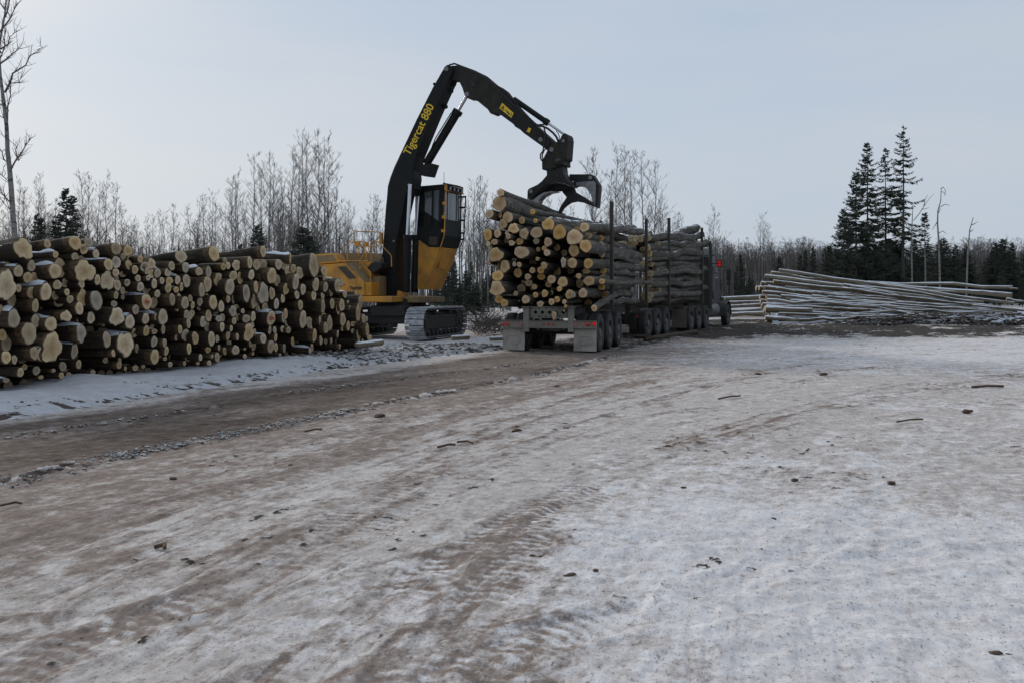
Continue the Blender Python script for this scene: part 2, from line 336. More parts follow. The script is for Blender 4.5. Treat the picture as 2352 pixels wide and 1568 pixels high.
def ground_fields(X, Y):
    # streaks follow the way the vehicles drive (about 20 degrees off the view)
    a = math.radians(22); V = X * math.cos(a) - Y * math.sin(a)
    Vb = np.hypot(X - 20, Y); U = 20 * np.arctan2(Y, 20 - X)            # the yard is driven in a wide right-hand curve
    dr, sr, ar = seg_d(X, Y, RIDGE); d2, s2, a2 = seg_d(X, Y, RIDGE2); df, sf, af = seg_d(X, Y, FOOT)
    st = fbm(Vb * 2.2, U * .35, 3, 6, .65); st2 = fbm(Vb * 5, U * 2.2, 13, 5, .65); big = fbm(X * .22, Y * .16, 31, 4); fine = fbm(X * 9, Y * 9, 40, 3)
    z = (fbm(X * .35, Y * .35, 5, 3) - .5) * .05 * np.clip(Y / 8, .3, 1) + (st - .5) * .03 + (st2 - .5) * .02 + (fine - .5) * .012
    t = np.where(Y < 40, sr, 5)                                      # metres right of the mud ridge
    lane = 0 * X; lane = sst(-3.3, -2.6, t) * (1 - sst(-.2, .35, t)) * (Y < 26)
    dirt = .9 * lane + (1 - lane) * np.where(t > -.2, .70 * (1 - sst(.2, 3.6, t)) + .12, .35)
    dirt += (st - .5) * .8 + (st2 - .5) * .9 + (big - .5) * .35 - .02
    snow = .12 + sst(.5, 10, t) * .38 + sst(17, 24, Y) * (1 - sst(30, 34, Y)) * sst(2, 5, X) * .35 + (fbm(Vb * 1.6, U * .6, 77, 6, .65) - .5) * .8
    snow += .35 * sst(.55, .72, fbm(X * 2.2, Y * 1.7, 91, 5, .6)) * sst(1.5, 5, t)
    # bright churned snow near the bottom right and a crust near the bottom centre
    snow += .35 * sst(2.4, .4, np.hypot((X - 2.3) / 1.5, (Y - 5.4) / 2.2)) + .35 * sst(1, .3, np.hypot((X + .9) / .8, (Y - 4.3) / .5))
    mudband = sst(30, 36, Y) * (1 - sst(52, 60, Y)) * sst(1.5, 5, X) 
    mud = .25 * lane + mudband * (.85 + (fbm(X * .9, Y * .5, 55, 5, .6) - .5) * 2.2)
    truck = sst(24.6, 27, Y) * (1 - sst(48, 54, Y)) * sst(2.6, 1.2, np.abs(V - (Y - 25) * -.02 + 8.6))
    mud = np.maximum(mud, truck * .7 * (.4 + fine))
    z += mudband * (fbm(X * 1.1, Y * 1.1, 8, 4) - .45) * .22
    rid = np.exp(-(dr / .17) ** 2) * sst(.25, .5, fbm(ar * .9, ar * 0 + 3, 21, 3)) * np.where(ar > .1, 1, .4)
    cl = fbm(X * 11, Y * 11, 61, 4, .6)
    z += rid * (.01 + .045 * sst(.35, .75, cl)) + np.exp(-(d2 / .12) ** 2) * .03 * sst(.5, .72, fbm(a2 * 1.6, a2 * 0, 23, 3)) * sst(.4, .7, cl)
    r2 = np.exp(-(d2 / .16) ** 2) * sst(.5, .68, fbm(a2 * 1.6, a2 * 0, 23, 3))
    mud = np.maximum(mud, .95 * rid * sst(.62, .42, cl)); snow = np.maximum(snow, 1.1 * rid * sst(.5, .62, cl))
    mud = np.maximum(mud, .7 * r2 * sst(.62, .42, cl)); snow = np.maximum(snow, .9 * r2 * sst(.5, .6, cl))
    dark = sst(.66, .8, fbm(X * 1.7 + 4, Y * .9, 101, 5, .6)) * .5; dirt += dark
    scr = sst(.60, .68, fbm(Vb * 16, U * .55, 201, 4, .6)) * sst(.4, .6, fbm(X * .9, Y * .6, 203, 4)); dirt += scr * .38; z -= scr * .004
    chips = sst(.66, .74, fbm(X * 13, Y * 9, 211, 4, .62)) * sst(.5, .68, fbm(X * 1.3, Y * .8, 213, 4, .6)); mud = np.maximum(mud, chips * .7); z += chips * .008
    for poly, tr, dd in TRACKS:
        d, s_, al = seg_d(X, Y, poly)
        m = sst(.15, .12, d) * sst(.33, .5, fbm(al * .6, al * 0 + tr, 9, 3)) * sst(.25, .5, fbm(X * 2.3, Y * 2.3, 88, 4, .6))
        tread = sst(-.3, .3, np.sin(al * 6.2832 / .10 + np.abs(s_) * 18))
        z += m * (-.010 + (.3 + .7 * tr) * .0045 * tread) + sst(.26, .2, d) * (1 - sst(.2, .15, d)) * .005
        dirt += m * dd * (1.0 - tread) * (.5 + tr) * .6 + m * dd * .1 + sst(.30, .12, d) * dd * .16 + .30 * sst(.045, .012, np.abs(d - .16)) * sst(.25, .5, fbm(al * .35, al * 0 + 7, 19, 4, .6)); snow += m * tread * .12 - m * dd * .6 * (1 - tread)
    # footprint-like churn near the bottom right
    ch = sst(1.6, .8, np.hypot((X - 1.9) / 1.4, (Y - 5.2) / 1.5)); z += ch * (fbm(X * 5, Y * 5, 70, 3) - .5) * .045; snow += .35 * ch
    bank = sst(.15, -1.3, sf) * (sf < .3) * (Y < 30)
    left = (sf < 0) & (Y < 34)
    snow = np.where(left, .8, snow); dirt = np.where(left, .1, dirt)
    far = sst(45, 90, Y); snow = snow * (1 - far) + .7 * far; dirt = dirt * (1 - far) + .2 * far; mud = mud * (1 - far)
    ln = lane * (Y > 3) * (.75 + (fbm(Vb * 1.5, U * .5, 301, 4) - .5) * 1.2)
    return z, np.clip(dirt, 0, 1), np.clip(snow, 0, 1), np.clip(mud, 0, 1), np.clip(ln, 0, 1)
def grid_faces(nr, ncl):
    i = np.arange(nr - 1)[:, None] * ncl + np.arange(ncl - 1)[None]; i = i.ravel()
    return np.stack([i, i + 1, i + ncl + 1, i + ncl], 1)
ys = [-60, -30, -12, -4, 0, 2]; y = 3.2
while y < 75: ys.append(y); y *= 1.0030 if y < 13 else 1.0062
while y < 5200: ys.append(y); y *= 1.08
ys = np.array(ys); ncol = 640; s_ = np.linspace(-1, 1, ncol); s_ = .8 * s_ + .2 * s_ ** 3
Wd = np.where(ys < 80, 1.6 + np.abs(ys) * .64 + (ys < 3) * 20, np.abs(ys) * 1.5)
X = s_[None] * Wd[:, None] + (np.sign(s_) * np.abs(s_) ** 61)[None] * 60; Y = np.repeat(ys[:, None], ncol, 1)
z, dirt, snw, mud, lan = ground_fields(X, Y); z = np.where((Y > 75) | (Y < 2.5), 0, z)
t = NT('packed_snow_and_mud')
D, Sn, Mu = t.attr('dirt'), t.attr('snow'), t.attr('mud')
p1 = t.pos(); sx_ = t.n('ShaderNodeSeparateXYZ', {0: p1}).outputs; xx_ = t.math('SUBTRACT', 20.0, sx_[0])
rho = t.math('SQRT', t.math('ADD', t.math('MULTIPLY', xx_, xx_), t.math('MULTIPLY', sx_[1], sx_[1]))); ang = t.math('MULTIPLY', t.math('ARCTAN2', sx_[1], xx_), 20.0)
def arcco(a_, b_): return t.n('ShaderNodeCombineXYZ', {0: t.math('MULTIPLY', rho, a_), 1: t.math('MULTIPLY', ang, b_)}).outputs[0]
ps = arcco(3.0, 1.1); pf = arcco(13.0, 8.0)
n1 = t.noise(1.6, ps, 9, .7); n2 = t.noise(5, p1, 9, .74); n3 = t.noise(1.0, pf, 7, .78)
cmbx = t.math('ADD', t.math('ADD', t.math('MULTIPLY', n1, .24), t.math('MULTIPLY', n2, .34)), t.math('MULTIPLY', n3, .42))
base = t.ramp(cmbx, [(.37, (.31, .268, .24)), (.5, (.525, .475, .445)), (.61, (.70, .66, .635))])
dcol = t.ramp(cmbx, [(.38, (.13, .098, .08)), (.5, (.275, .22, .19)), (.61, (.46, .40, .37))])
scol = t.ramp(cmbx, [(.37, (.50, .465, .455)), (.5, (.69, .655, .65)), (.61, (.85, .83, .83))])
mcol = t.ramp(cmbx, [(.4, (.028, .023, .020)), (.52, (.065, .055, .048)), (.6, (.13, .12, .11))])
q = t.math('MULTIPLY', t.math('SUBTRACT', cmbx, .5), 3.0)
c = t.mix(t.mr(t.math('SUBTRACT', D, q), .22, .82), base, dcol)
c = t.mix(t.mr(t.math('ADD', Sn, q), .42, .92), c, scol)
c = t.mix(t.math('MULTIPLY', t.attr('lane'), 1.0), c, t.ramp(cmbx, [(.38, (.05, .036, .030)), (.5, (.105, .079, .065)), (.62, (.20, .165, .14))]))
c = t.mix(t.mr(t.math('SUBTRACT', Mu, q), .35, .6), c, mcol)
spk = t.noise(38, p1, 6, .8); c = t.mix(t.mr(spk, .575, .64, 0, .8), c, (.085, .068, .056)); spk2 = t.noise(31, arcco(1.6, .5), 5, .75); c = t.mix(t.mr(spk2, .575, .64, 0, .65), c, (.10, .085, .075))
t.bump(t.math('ADD', t.math('MULTIPLY', n2, .9), t.math('MULTIPLY', n3, .7)), .5, .03)
M['ground'] = t.fin(c, .95, 0, .06)
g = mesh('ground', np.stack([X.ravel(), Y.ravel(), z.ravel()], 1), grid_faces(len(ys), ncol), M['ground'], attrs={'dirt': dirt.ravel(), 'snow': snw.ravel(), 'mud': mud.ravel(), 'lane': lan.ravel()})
tag(g, None, None, None, 'structure')

# the ploughed bank between the lane and the stack
fl = np.array(FOOT); seg = np.hypot(*np.diff(fl, axis=0).T); cum = np.concatenate([[0], np.cumsum(seg)])
BL = cum[-1] + 2.5; al = np.arange(0, BL, .035); fx = np.interp(al, cum, fl[:, 0]); fy = np.interp(al, cum, fl[:, 1])
over = np.clip(al - cum[-1], 0, None); dl = (fl[-1] - fl[-4]); dl = dl / np.hypot(*dl); fx = fx + over * dl[0]; fy = fy + over * dl[1]
tx, ty = np.gradient(fx), np.gradient(fy)
kk = np.ones(60) / 60; tx = np.convolve(np.pad(tx, 30, 'edge'), kk, 'same')[30:-30]; ty = np.convolve(np.pad(ty, 30, 'edge'), kk, 'same')[30:-30]
tl = np.hypot(tx, ty); nx, ny = -ty / tl, tx / tl
ac = np.arange(-.25, 4.2, .05)
A, Bc = np.meshgrid(al, ac, indexing='ij')
Xb = fx[:, None] + nx[:, None] * Bc; Yb = fy[:, None] + ny[:, None] * Bc
endf = sst(BL, BL - 2.2, A); chop = sst(17.0, 22.0, Yb + (fbm(A * .5, A * 0, 2, 3) - .5) * 4)      # the far half is churned and dirty
crest = .15 + .13 * (fbm(A * .55, A * 0 + 9, 4, 3) - .5) * 2 * sst(.3, 1, Bc) - .04 * chop
prof = sst(-.1, 1.0, Bc) * crest * .9 + .03 * sst(0, .3, Bc)
prof = prof * (1 - .25 * sst(1.3, 2.8, Bc))
lump = (fbm(Xb * 1.6, Yb * 1.6, 12, 4) - .5); rough = (fbm(Xb * 6, Yb * 6, 17, 4, .6) - .5)
low = sst(.62, .1, Bc); dz = lump * .13 * sst(-.1, .5, Bc) + rough * (.07 * low * sst(-.2, .1, Bc) + .17 * chop)
zb = (prof + dz) * endf - .06 * (1 - sst(-.25, -.05, Bc)) - .03 * (1 - endf) - .012
dn = fbm(Xb * 5, Yb * 5, 35, 5, .62); dirtb = sst(.49, .60, dn) * np.maximum(low * .9, chop * .8); dirtb = np.maximum(dirtb, .45 * sst(.1, -.2, Bc))
t = NT('ploughed_snow'); Dn = t.attr('dirt'); n1 = t.noise(6, t.pos(), 7, .65); n2 = t.noise(40, t.pos(), 4, .6)
c = t.mix(t.mr(n1, .35, .7), (.44, .435, .45), (.55, .545, .57)); c = t.mix(t.mr(t.attr('chop'), 0, 1, 0, .6), c, (.30, .295, .30))
c = t.mix(t.mr(t.math('ADD', Dn, t.math('MULTIPLY', t.math('SUBTRACT', n2, .5), .6)), .45, .75), c, t.mix(n1, (.05, .042, .037), (.13, .115, .10)))
t.bump(t.math('ADD', n1, t.math('MULTIPLY', n2, .5)), .4, .03); M['bank'] = t.fin(c, .95, 0, .06)
o = mesh('snow_bank', np.stack([Xb.ravel(), Yb.ravel(), zb.ravel()], 1), grid_faces(len(al), len(ac))[:, ::-1], M['bank'], attrs={'dirt': dirtb.ravel(), 'chop': chop.ravel()})
tag(o, None, None, None, 'structure')

M['rubble'] = (lambda t: (t.fin(t.mix(top_snow(t, .85, 1.1, 5, .7), t.mix(t.noise(3, t.pos()), (.045, .035, .028), (.12, .10, .085)), (.5, .51, .54)), .95)))(NT('frozen_mud_rubble'))
# clods: nobody could count them
def clods(name, pts, m, label, cat):
    rr = np.random.RandomState(5); V, Fc = [], []
    for (x, y, z0, r) in pts:
        base_ = len(V); n = 6; h = r * rr.uniform(.35, .7); a0 = rr.uniform(0, 6); e = rr.uniform(.6, 1.6)
        for k, (hh, q) in enumerate(((-.3, 1.), (.35, .8), (.8, .4))):
            for j in range(n):
                a_ = a0 + 6.283 * j / n; w_ = r * q * rr.uniform(.7, 1.3)
                V.append((x + w_ * math.cos(a_) * e, y + w_ * math.sin(a_), z0 + h * hh * rr.uniform(.8, 1.2)))
        for k in range(2):
            for j in range(n): Fc.append((base_ + k * n + j, base_ + k * n + (j + 1) % n, base_ + (k + 1) * n + (j + 1) % n, base_ + (k + 1) * n + j))
        Fc.append(tuple(base_ + 2 * n + j for j in range(n)))
    o = mesh(name, V, Fc, m, smooth=False); tag(o, label, cat, None, 'stuff'); return o
pts = []; rr = np.random.RandomState(11); RA = np.array(RIDGE); R2 = np.array(RIDGE2)
for i in range(2000):
    k = rr.randint(0, len(RA) - 1); f = rr.rand(); p = RA[k] * (1 - f) + RA[k + 1] * f + rr.normal(0, .10, 2)
    if 6 < p[1] < 24 and vn(np.array([p[1] * 1.7]), np.array([0.]), 4)[0] > (.12 if p[1] < 12 else .3): pts.append((p[0], p[1], .01, rr.uniform(.005, .018) * (1 + p[1] * .02)))
for i in range(300):
    k = rr.randint(0, len(R2) - 1); f = rr.rand(); p = R2[k] * (1 - f) + R2[k + 1] * f + rr.normal(0, .09, 2)
    if 6 < p[1] < 24 and vn(np.array([p[1] * 1.3]), np.array([0.]), 9)[0] > .5: pts.append((p[0], p[1], .01, rr.uniform(.01, .03)))
clods('mud_clods', pts, M['clod'], 'line of frozen mud and snow clods thrown up along the edge of the brown wheel lane', 'clods')
pts = []
for i in range(2000):
    a_ = rr.randint(10, len(al) - 20); b_ = rr.beta(1.3, 2.6) * .85; j = int((b_ + .25) / .05); ch_ = chop[a_, j]
    if ch_ > .5: b_ = rr.rand() * 2.2; j = int((b_ + .25) / .05)
    elif rr.rand() > .22 or vn(np.array([a_ * .035 * 1.5]), np.array([b_ * 3]), 7)[0] < .35: continue
    pts.append((Xb[a_, j], Yb[a_, j], zb[a_, j], rr.uniform(.012, .045) * (.8 + .9 * ch_)))
clods('bank_clods', pts, M['clod'], 'dark frozen clods littering the lower slope of the ploughed snow bank', 'clods')
pts = []
for i in range(900):
    y_ = rr.uniform(36, 50); x_ = rr.uniform(9, 28)
    pts.append((x_, y_, .0, rr.uniform(.03, .08)))
for i in range(750):
    y_ = rr.uniform(45.9, 47.6); x_ = rr.uniform(14.5, 26); pts.append((x_, y_, rr.rand() ** 2 * .55 * min(1, (x_ - 14) / 5), rr.uniform(.05, .16)))
clods('churned_rubble', pts, M['rubble'], 'churned frozen mud and dirty snow lumps in front of the long pole deck', 'rubble')
# loose bark and sticks on the yard
def lump(name, p, r, m, seed, flat=.45):
    rr_ = random.Random(seed); bm = bmesh.new(); bmesh.ops.create_icosphere(bm, subdivisions=2, radius=1)
    for v in bm.verts:
        k = 1 + rr_.uniform(-.28, .28); v.co = Vector((v.co.x * r * 1.5 * k, v.co.y * r * k, v.co.z * r * flat * k))
    me = bpy.data.meshes.new(name); bm.to_mesh(me); bm.free(); me.materials.append(m)
    o = bpy.data.objects.new(name, me); C.objects.link(o); o.location = (p[0], p[1], r * flat * .5); o.rotation_euler = (0, 0, rr_.uniform(-.8, .8)); return o
for i, (x, y, r) in enumerate(((1308, 1324, .032), (1368, 1310, .016), (2047, 1110, .03), (2222, 946, .06), (2286, 1503, .026), (2318, 1505, .014), (1890, 862, .08), (1187, 990, .05), (1825, 1103, .03), (873, 957, .07), (1222, 1277, .018), (1242, 1278, .014), (1570, 1120, .02), (1775, 1192, .02), (1672, 985, .03), (398, 1100, .03), (905, 1422, .02), (1740, 860, .06), (2230, 1368, .012))):
    p = G(x, y); o = lump('bark_chunk', p, r * .75, M['chunk'], i, .6)
    tag(o, where(('small' if r < .025 else 'large' if r > .045 else 'brown') + ' bark chunk lying on the yard', p), 'bark', 'bark chunks scattered over the yard')
for i, (x0, y0, x1, y1, r) in enumerate(((1005, 1026, 1046, 1020, .012), (1050, 1014, 1085, 1016, .010), (2232, 888, 2305, 886, .02), (0, 1160, 50, 1155, .008), (700, 990, 740, 985, .01), (355, 1255, 378, 1257, .012), (2060, 968, 2120, 962, .01), (1650, 915, 1700, 908, .012))):
    a_, b_ = G(x0, y0, .02), G(x1, y1, .03); q_ = (a_ + b_) / 2 + Vector((.02, .03, .01))
    o = MB().tube([a_, q_, b_], r, 6).done('stick', M['chunk'], smooth=True)
    tag(o, where('thin broken stick lying on the yard', q_), 'stick', 'sticks scattered over the yard')
# ------------------------------------------------------------ logs
def make_log(name, P, n, L, ry, rz, seed, mbark, mcut, irr=0., snow=False, bend=.0, taper=.95, hollow=False, parts=True, N=18, roll=0., facecut=0.):
    """cut end at P facing n, body running 2-3 m the other way"""
    rg = random.Random(seed); n = Vector(n).normalized()
    ph = [rg.uniform(0, 6.28) for _ in range(6)]; am = [.035, .03 + irr * .06, .02 + irr * .07, .012 + irr * .045]
    def rad(a, k=1.0):
        return 1 + k * (am[0] * math.cos(2 * a + ph[0]) + am[1] * math.cos(3 * a + ph[1]) + am[2] * math.cos(5 * a + ph[2]) + am[3] * math.cos(8 * a + ph[3]))
    V, Fc = [], []; m = 7; bw = [(rg.uniform(-1, 1) * bend, rg.uniform(-1, 1) * bend) for _ in range(m)]; bw[0] = (0, 0)
    for i in range(m):
        f = (i / (m - 1)) ** 1.3; x = -L * f; tp = 1 - (1 - taper) * f; k = 1.0 if i < 2 else .6
        oy, oz = bw[i][0] * math.sin(3.0 * f), bw[i][1] * math.sin(3.0 * f); s = 1 + rg.uniform(-.02, .02) * (i > 0)
        for j in range(N):
            a = 6.28318 * j / N; r = rad(a, k) * tp * s * (1 + rg.uniform(-.012, .012))
            V.append((x, oy + ry * r * math.cos(a), oz + rz * r * math.sin(a)))
    for i in range(m - 1):
        for j in range(N): Fc.append((i * N + j, i * N + (j + 1) % N, (i + 1) * N + (j + 1) % N, (i + 1) * N + j))
    Fc.append(tuple((m - 1) * N + j for j in range(N)))
    o = mesh(name, V, Fc, [mbark])
    z = Vector((0, 0, 1)); yv = z.cross(n).normalized(); zv = n.cross(yv)
    Mx = Matrix((n, yv, zv)).transposed().to_4x4(); Mx.translation = P
    if roll: Mx = Mx @ Matrix.Rotation(roll, 4, 'X')
    o.matrix_world = Mx
    # the sawn end
    V, Fc, rd = [(.004 + hollow * -.08, 0, 0)], [], [0.]
    rr_ = (.18, .45, .75, .96, 1.0); tilt = rg.uniform(-.12, .12); tz = rg.uniform(-.12, .12)
    for q in rr_:
        for j in range(N):
            a = 6.28318 * j / N; k = rad(a) * q * (.985 if q < 1 else 1.004); y_, z_ = ry * k * math.cos(a), rz * k * math.sin(a)
            x_ = .004 + tilt * y_ + tz * z_ + rg.uniform(-.004, .004) * (q < .9)
            if q == 1.0: x_ = tilt * y_ * .5 - .012
            if hollow and q < .5: x_ -= .10 * (.5 - q) * 2
            V.append((x_, y_, z_)); rd.append(q)
    for j in range(N): Fc.append((0, 1 + j, 1 + (j + 1) % N))
    for i in range(len(rr_) - 1):
        for j in range(N): Fc.append((1 + i * N + j, 1 + (i + 1) * N + j, 1 + (i + 1) * N + (j + 1) % N, 1 + i * N + (j + 1) % N))
    mesh('cut_end', V, Fc, mcut, o, attrs={'rad': rd})
    if snow:
        V, Fc = [], []; nx_, na = 9, 7; Ls = min(L * .6, rg.uniform(.5, 1.1)); wd = rg.uniform(.55, .8)
        for i in range(nx_):
            f = i / (nx_ - 1); x = -.01 - Ls * f; e = math.sin(math.pi * min(1, .12 + f * .88)) ** .5 if f > .6 else 1.0; e = max(e, .12)
            for j in range(na):
                g_ = j / (na - 1) * 2 - 1; a = math.pi / 2 + g_ * wd * e * (1 + .2 * math.sin(5 * f + seed)); k = rad(a, 1. if i < 2 else .6) * (1 - (1 - taper) * f * Ls / L)
                hgt = (.032 + .018 * math.sin(f * 9 + ph[1])) * (1 - g_ ** 4) * e * (.45 if i == 0 else 1)
                V.append((x, ry * k * math.cos(a) * 1.0, rz * k * math.sin(a) + hgt - .006))
        for i in range(nx_ - 1):
            for j in range(na - 1): Fc.append((i * na + j, i * na + j + 1, (i + 1) * na + j + 1, (i + 1) * na + j))
        b0 = len(V)
        mesh('snow_cap', V, Fc, M['snow'], o)
    return o
def parse(s, x0, y0, sc):
    o = []
    for tok in s.split():
        p = tok.split(','); fl_ = p[4] if len(p) > 4 else ''
        cx, cy, w, h = [float(v) for v in p[:4]]
        o.append(((x0 + cx / sc) / K, (y0 + cy / sc) / K, w / sc / K, h / sc / K, fl_))
    return o
A1 = """228,165,170,220,iPt 463,118,75,90,Pt 735,108,110,150,Pt 868,105,80,95,t 822,170,85,110,D 940,215,65,95,s 543,222,50,70,s 735,245,80,90 795,262,55,65,R 78,338,65,90,sR 178,385,90,125,s 308,335,85,120,s 585,350,100,200,R 540,385,125,160,sP 832,385,195,215,iP 65,525,150,320,iP 268,448,80,115 340,470,95,150,R 955,470,50,110,P 560,520,80,100 640,500,70,100,R 800,512,62,85,P 180,552,62,80 115,670,90,160,Ri 312,598,90,135 450,590,115,185,sP 655,590,50,70,P 540,620,70,100 575,685,90,115,R 685,660,62,80,sP 808,650,118,170,i 945,670,120,200,Pg 345,725,65,135,P 10,765,30,110 135,850,125,190,sgP 348,872,90,135 497,900,108,145,sP 645,825,105,110,iP 778,750,85,135,P 793,868,78,100,R 890,840,68,125 170,940,80,80,R 285,990,135,220,sP 795,995,90,190,isP 20,1010,90,120 60,1090,100,180,R 165,1045,60,40,R 505,1135,185,290,iP 335,1185,90,135,Ps 408,1195,80,155,Ps 60,1225,90,135,P 140,1248,50,95 728,1090,40,80,R 728,1170,55,160,s 615,1315,70,100,R 770,1295,58,90,R 355,1355,70,90,R 200,1373,65,95,Ps 522,1355,50,40,R 600,1403,45,65 672,1392,42,45,R 400,1420,90,40,R 60,1450,90,50,s 240,1320,60,60,R 910,1370,60,50,R"""
A2 = """235,165,95,130,Pt 115,210,90,90,Rs 352,185,100,110 305,240,50,70 160,320,80,125,sP 238,298,90,130,D 472,268,55,75 362,265,60,60,R 360,325,75,100 518,345,80,105,D 583,312,75,105 870,242,100,125,Pt 780,333,58,100 420,372,65,95 535,385,40,70 585,408,65,95 640,405,60,95,s 742,398,65,85 918,350,65,110 150,480,135,190,i 232,400,60,85 300,415,65,65,R 450,455,65,70 345,498,60,75,D 247,520,75,115 240,450,50,40,R 550,450,45,60 610,508,60,105 685,478,45,70 757,480,60,80 838,472,50,90,s 926,478,75,135 473,540,60,95,P 535,560,80,135,R 300,578,45,80 330,580,30,60,R 640,607,55,80 745,552,55,100 825,567,60,65,s 878,540,42,90 808,515,40,45,R 235,622,42,85,P 300,640,40,50,R 535,685,90,160,smP 605,690,70,125,R 787,662,70,125,P 830,725,55,110,R 852,635,38,70 963,650,40,75 910,695,70,125,sP 215,705,60,70,R 428,762,65,105 243,832,125,190,sPi 115,895,38,75 370,880,85,145,sP 525,850,65,115,P 625,832,32,75,Ps 695,832,92,165,gP 578,770,40,60,R 925,810,50,100 960,820,40,90,R 945,895,40,100,P 145,1050,80,165,P 330,1095,155,245,sPi 415,990,60,90,D 530,970,60,110,P 610,975,55,60,s 590,930,40,50,R 697,955,45,95 862,955,40,90,P 915,1010,75,120 825,1035,35,65,R 440,1138,45,100,R 608,1075,60,115 710,1085,35,90,P 728,1165,45,100 950,1140,45,115,P 208,1185,38,75,P 615,1220,85,160,P 658,1195,45,80,R 130,1255,45,65,R 265,1300,50,85 326,1335,32,45 425,1330,60,60,R 500,1315,45,35,R 765,1295,40,55 938,1240,50,55,R 905,1285,25,50 715,1240,70,40,R 270,1250,60,35,R 870,1285,50,50,R"""
A3 = """292,213,92,155,Pt 148,388,95,85,sP 240,390,65,115 385,342,55,75,Ps 400,280,50,60,R 432,330,40,75 510,328,70,110,i 645,298,65,125,P 775,193,55,115,Pt 710,320,60,115 775,325,75,120,R 335,475,80,155,i 482,430,72,100 550,452,60,130 660,422,52,105,P 768,435,58,105 860,432,85,165,P 925,320,60,110,P 965,325,30,85 230,512,85,160 175,570,75,145,P 400,568,60,100 450,540,90,170,P 610,600,62,180,PD 705,540,55,125,P 780,605,105,215,gPi 862,600,55,125 695,680,85,145,i 722,760,40,110,R 728,800,30,50,R 925,545,40,80,R 915,480,60,120,R 965,655,35,95 905,705,50,115 220,635,40,60,R 60,650,38,70 155,685,50,90 85,718,42,80 285,690,75,150,P 365,730,65,120 432,658,45,80 485,660,38,90,R 165,745,70,70,R 75,800,50,80,R 240,820,62,125 310,790,50,55,R 480,775,75,120,i 510,745,45,80,R 575,775,40,55 375,840,50,85 340,850,60,65,s 490,870,45,75 530,830,45,90,R 610,850,70,85 678,830,45,105 853,845,72,150,snP 800,735,70,90,R 975,840,40,100,s 188,880,58,115 225,930,50,90,R 270,940,32,70,R 373,930,40,95,P 462,945,28,65,P 110,1038,70,135,P 268,1045,60,150,P 325,1045,38,75 430,1015,35,95 522,1025,30,75,P 605,940,40,75 635,985,90,180,sPi 690,975,30,60 705,1025,40,70 440,1085,50,100,R 665,910,40,70,R 775,1042,58,105,sP 840,962,32,95 888,960,35,75 898,1035,38,80 965,950,40,70,R 235,1155,65,65,R 343,1132,32,65 400,1165,40,80 505,1155,72,100,P 650,1100,30,60 682,1118,40,100,R 850,1122,62,125,sP 900,1130,38,95,s 975,1135,30,80 160,1228,35,70,P 275,1217,25,40,P 325,1225,52,100 245,1280,45,50 135,1285,50,35,R 595,1215,45,45 595,1145,30,30,R 675,1190,30,40,R 940,1200,30,30,P"""
A4 = """140,340,45,110,Psl 75,410,45,90 120,465,60,125 168,440,52,90 235,480,70,125 372,405,95,245,sPt 470,460,55,105 195,570,75,170,P 98,640,55,120 392,595,75,140,P 265,640,50,115 485,620,48,105 472,535,40,45,Rs 515,570,45,100,R 600,605,55,140,P 640,575,40,85 555,580,50,90,Rs 205,695,50,90 370,700,48,105,P 455,705,32,75 540,670,38,90 675,690,50,70,sR 65,730,45,100 240,795,55,105,s 462,810,52,145,P 550,780,42,115 612,825,45,140 645,795,50,130 710,785,30,75,R 725,830,20,65 825,780,40,170,P 805,870,50,180,P 785,700,35,90,R 95,880,45,110 65,925,35,85,s 265,935,65,185,P 322,960,70,110,i 325,1020,55,90,R 430,945,28,95 465,900,45,55,R 490,1018,50,115,P 525,970,52,170 655,935,55,135 860,935,40,110 888,930,25,55 895,1035,38,140,P 120,970,60,80,R 122,1040,50,70 60,1030,40,65,R 378,1092,45,135,P 708,1000,35,100 765,975,75,80,iR 808,1080,38,110 750,1050,30,50,R 655,1020,50,60,R 605,1078,25,75,P 162,1150,30,100,R 440,1138,30,100 540,1140,25,55,R 485,1150,30,60,R 915,1110,45,55,R 80,1218,30,90 350,1215,35,90,R 330,1240,18,65,Ps 625,1200,22,60,P 812,1165,30,75,P 850,1165,28,90 835,1205,20,25,Ps 35,1280,30,30 895,1165,30,50,R"""
logs = parse(A1, 0, 580, 3.92) + parse(A2, 230, 580, 3.92) + parse(A3, 460, 580, 3.92) + parse(A4, 690, 560, 3.92)
P0 = Vector((-7.2, 14.0, 0)); PD = Vector((math.sin(math.radians(17.8)), math.cos(math.radians(17.8)), 0)); PN = Vector((PD.y, -PD.x, 0))
def on_stack(x, y, out_):
    d = Vector(((x - HX) / F, 1, -(y - HY) / F)); q = P0 + PN * out_
    k = (q.dot(PN)) / d.dot(PN); p = d * k; p.z += CH; return p
placed = []
hand = {'m': 'log marked with red painted writing near the middle of the roadside stack', 'n': 'log marked with red painted writing further along the roadside stack, beside the machine end'}
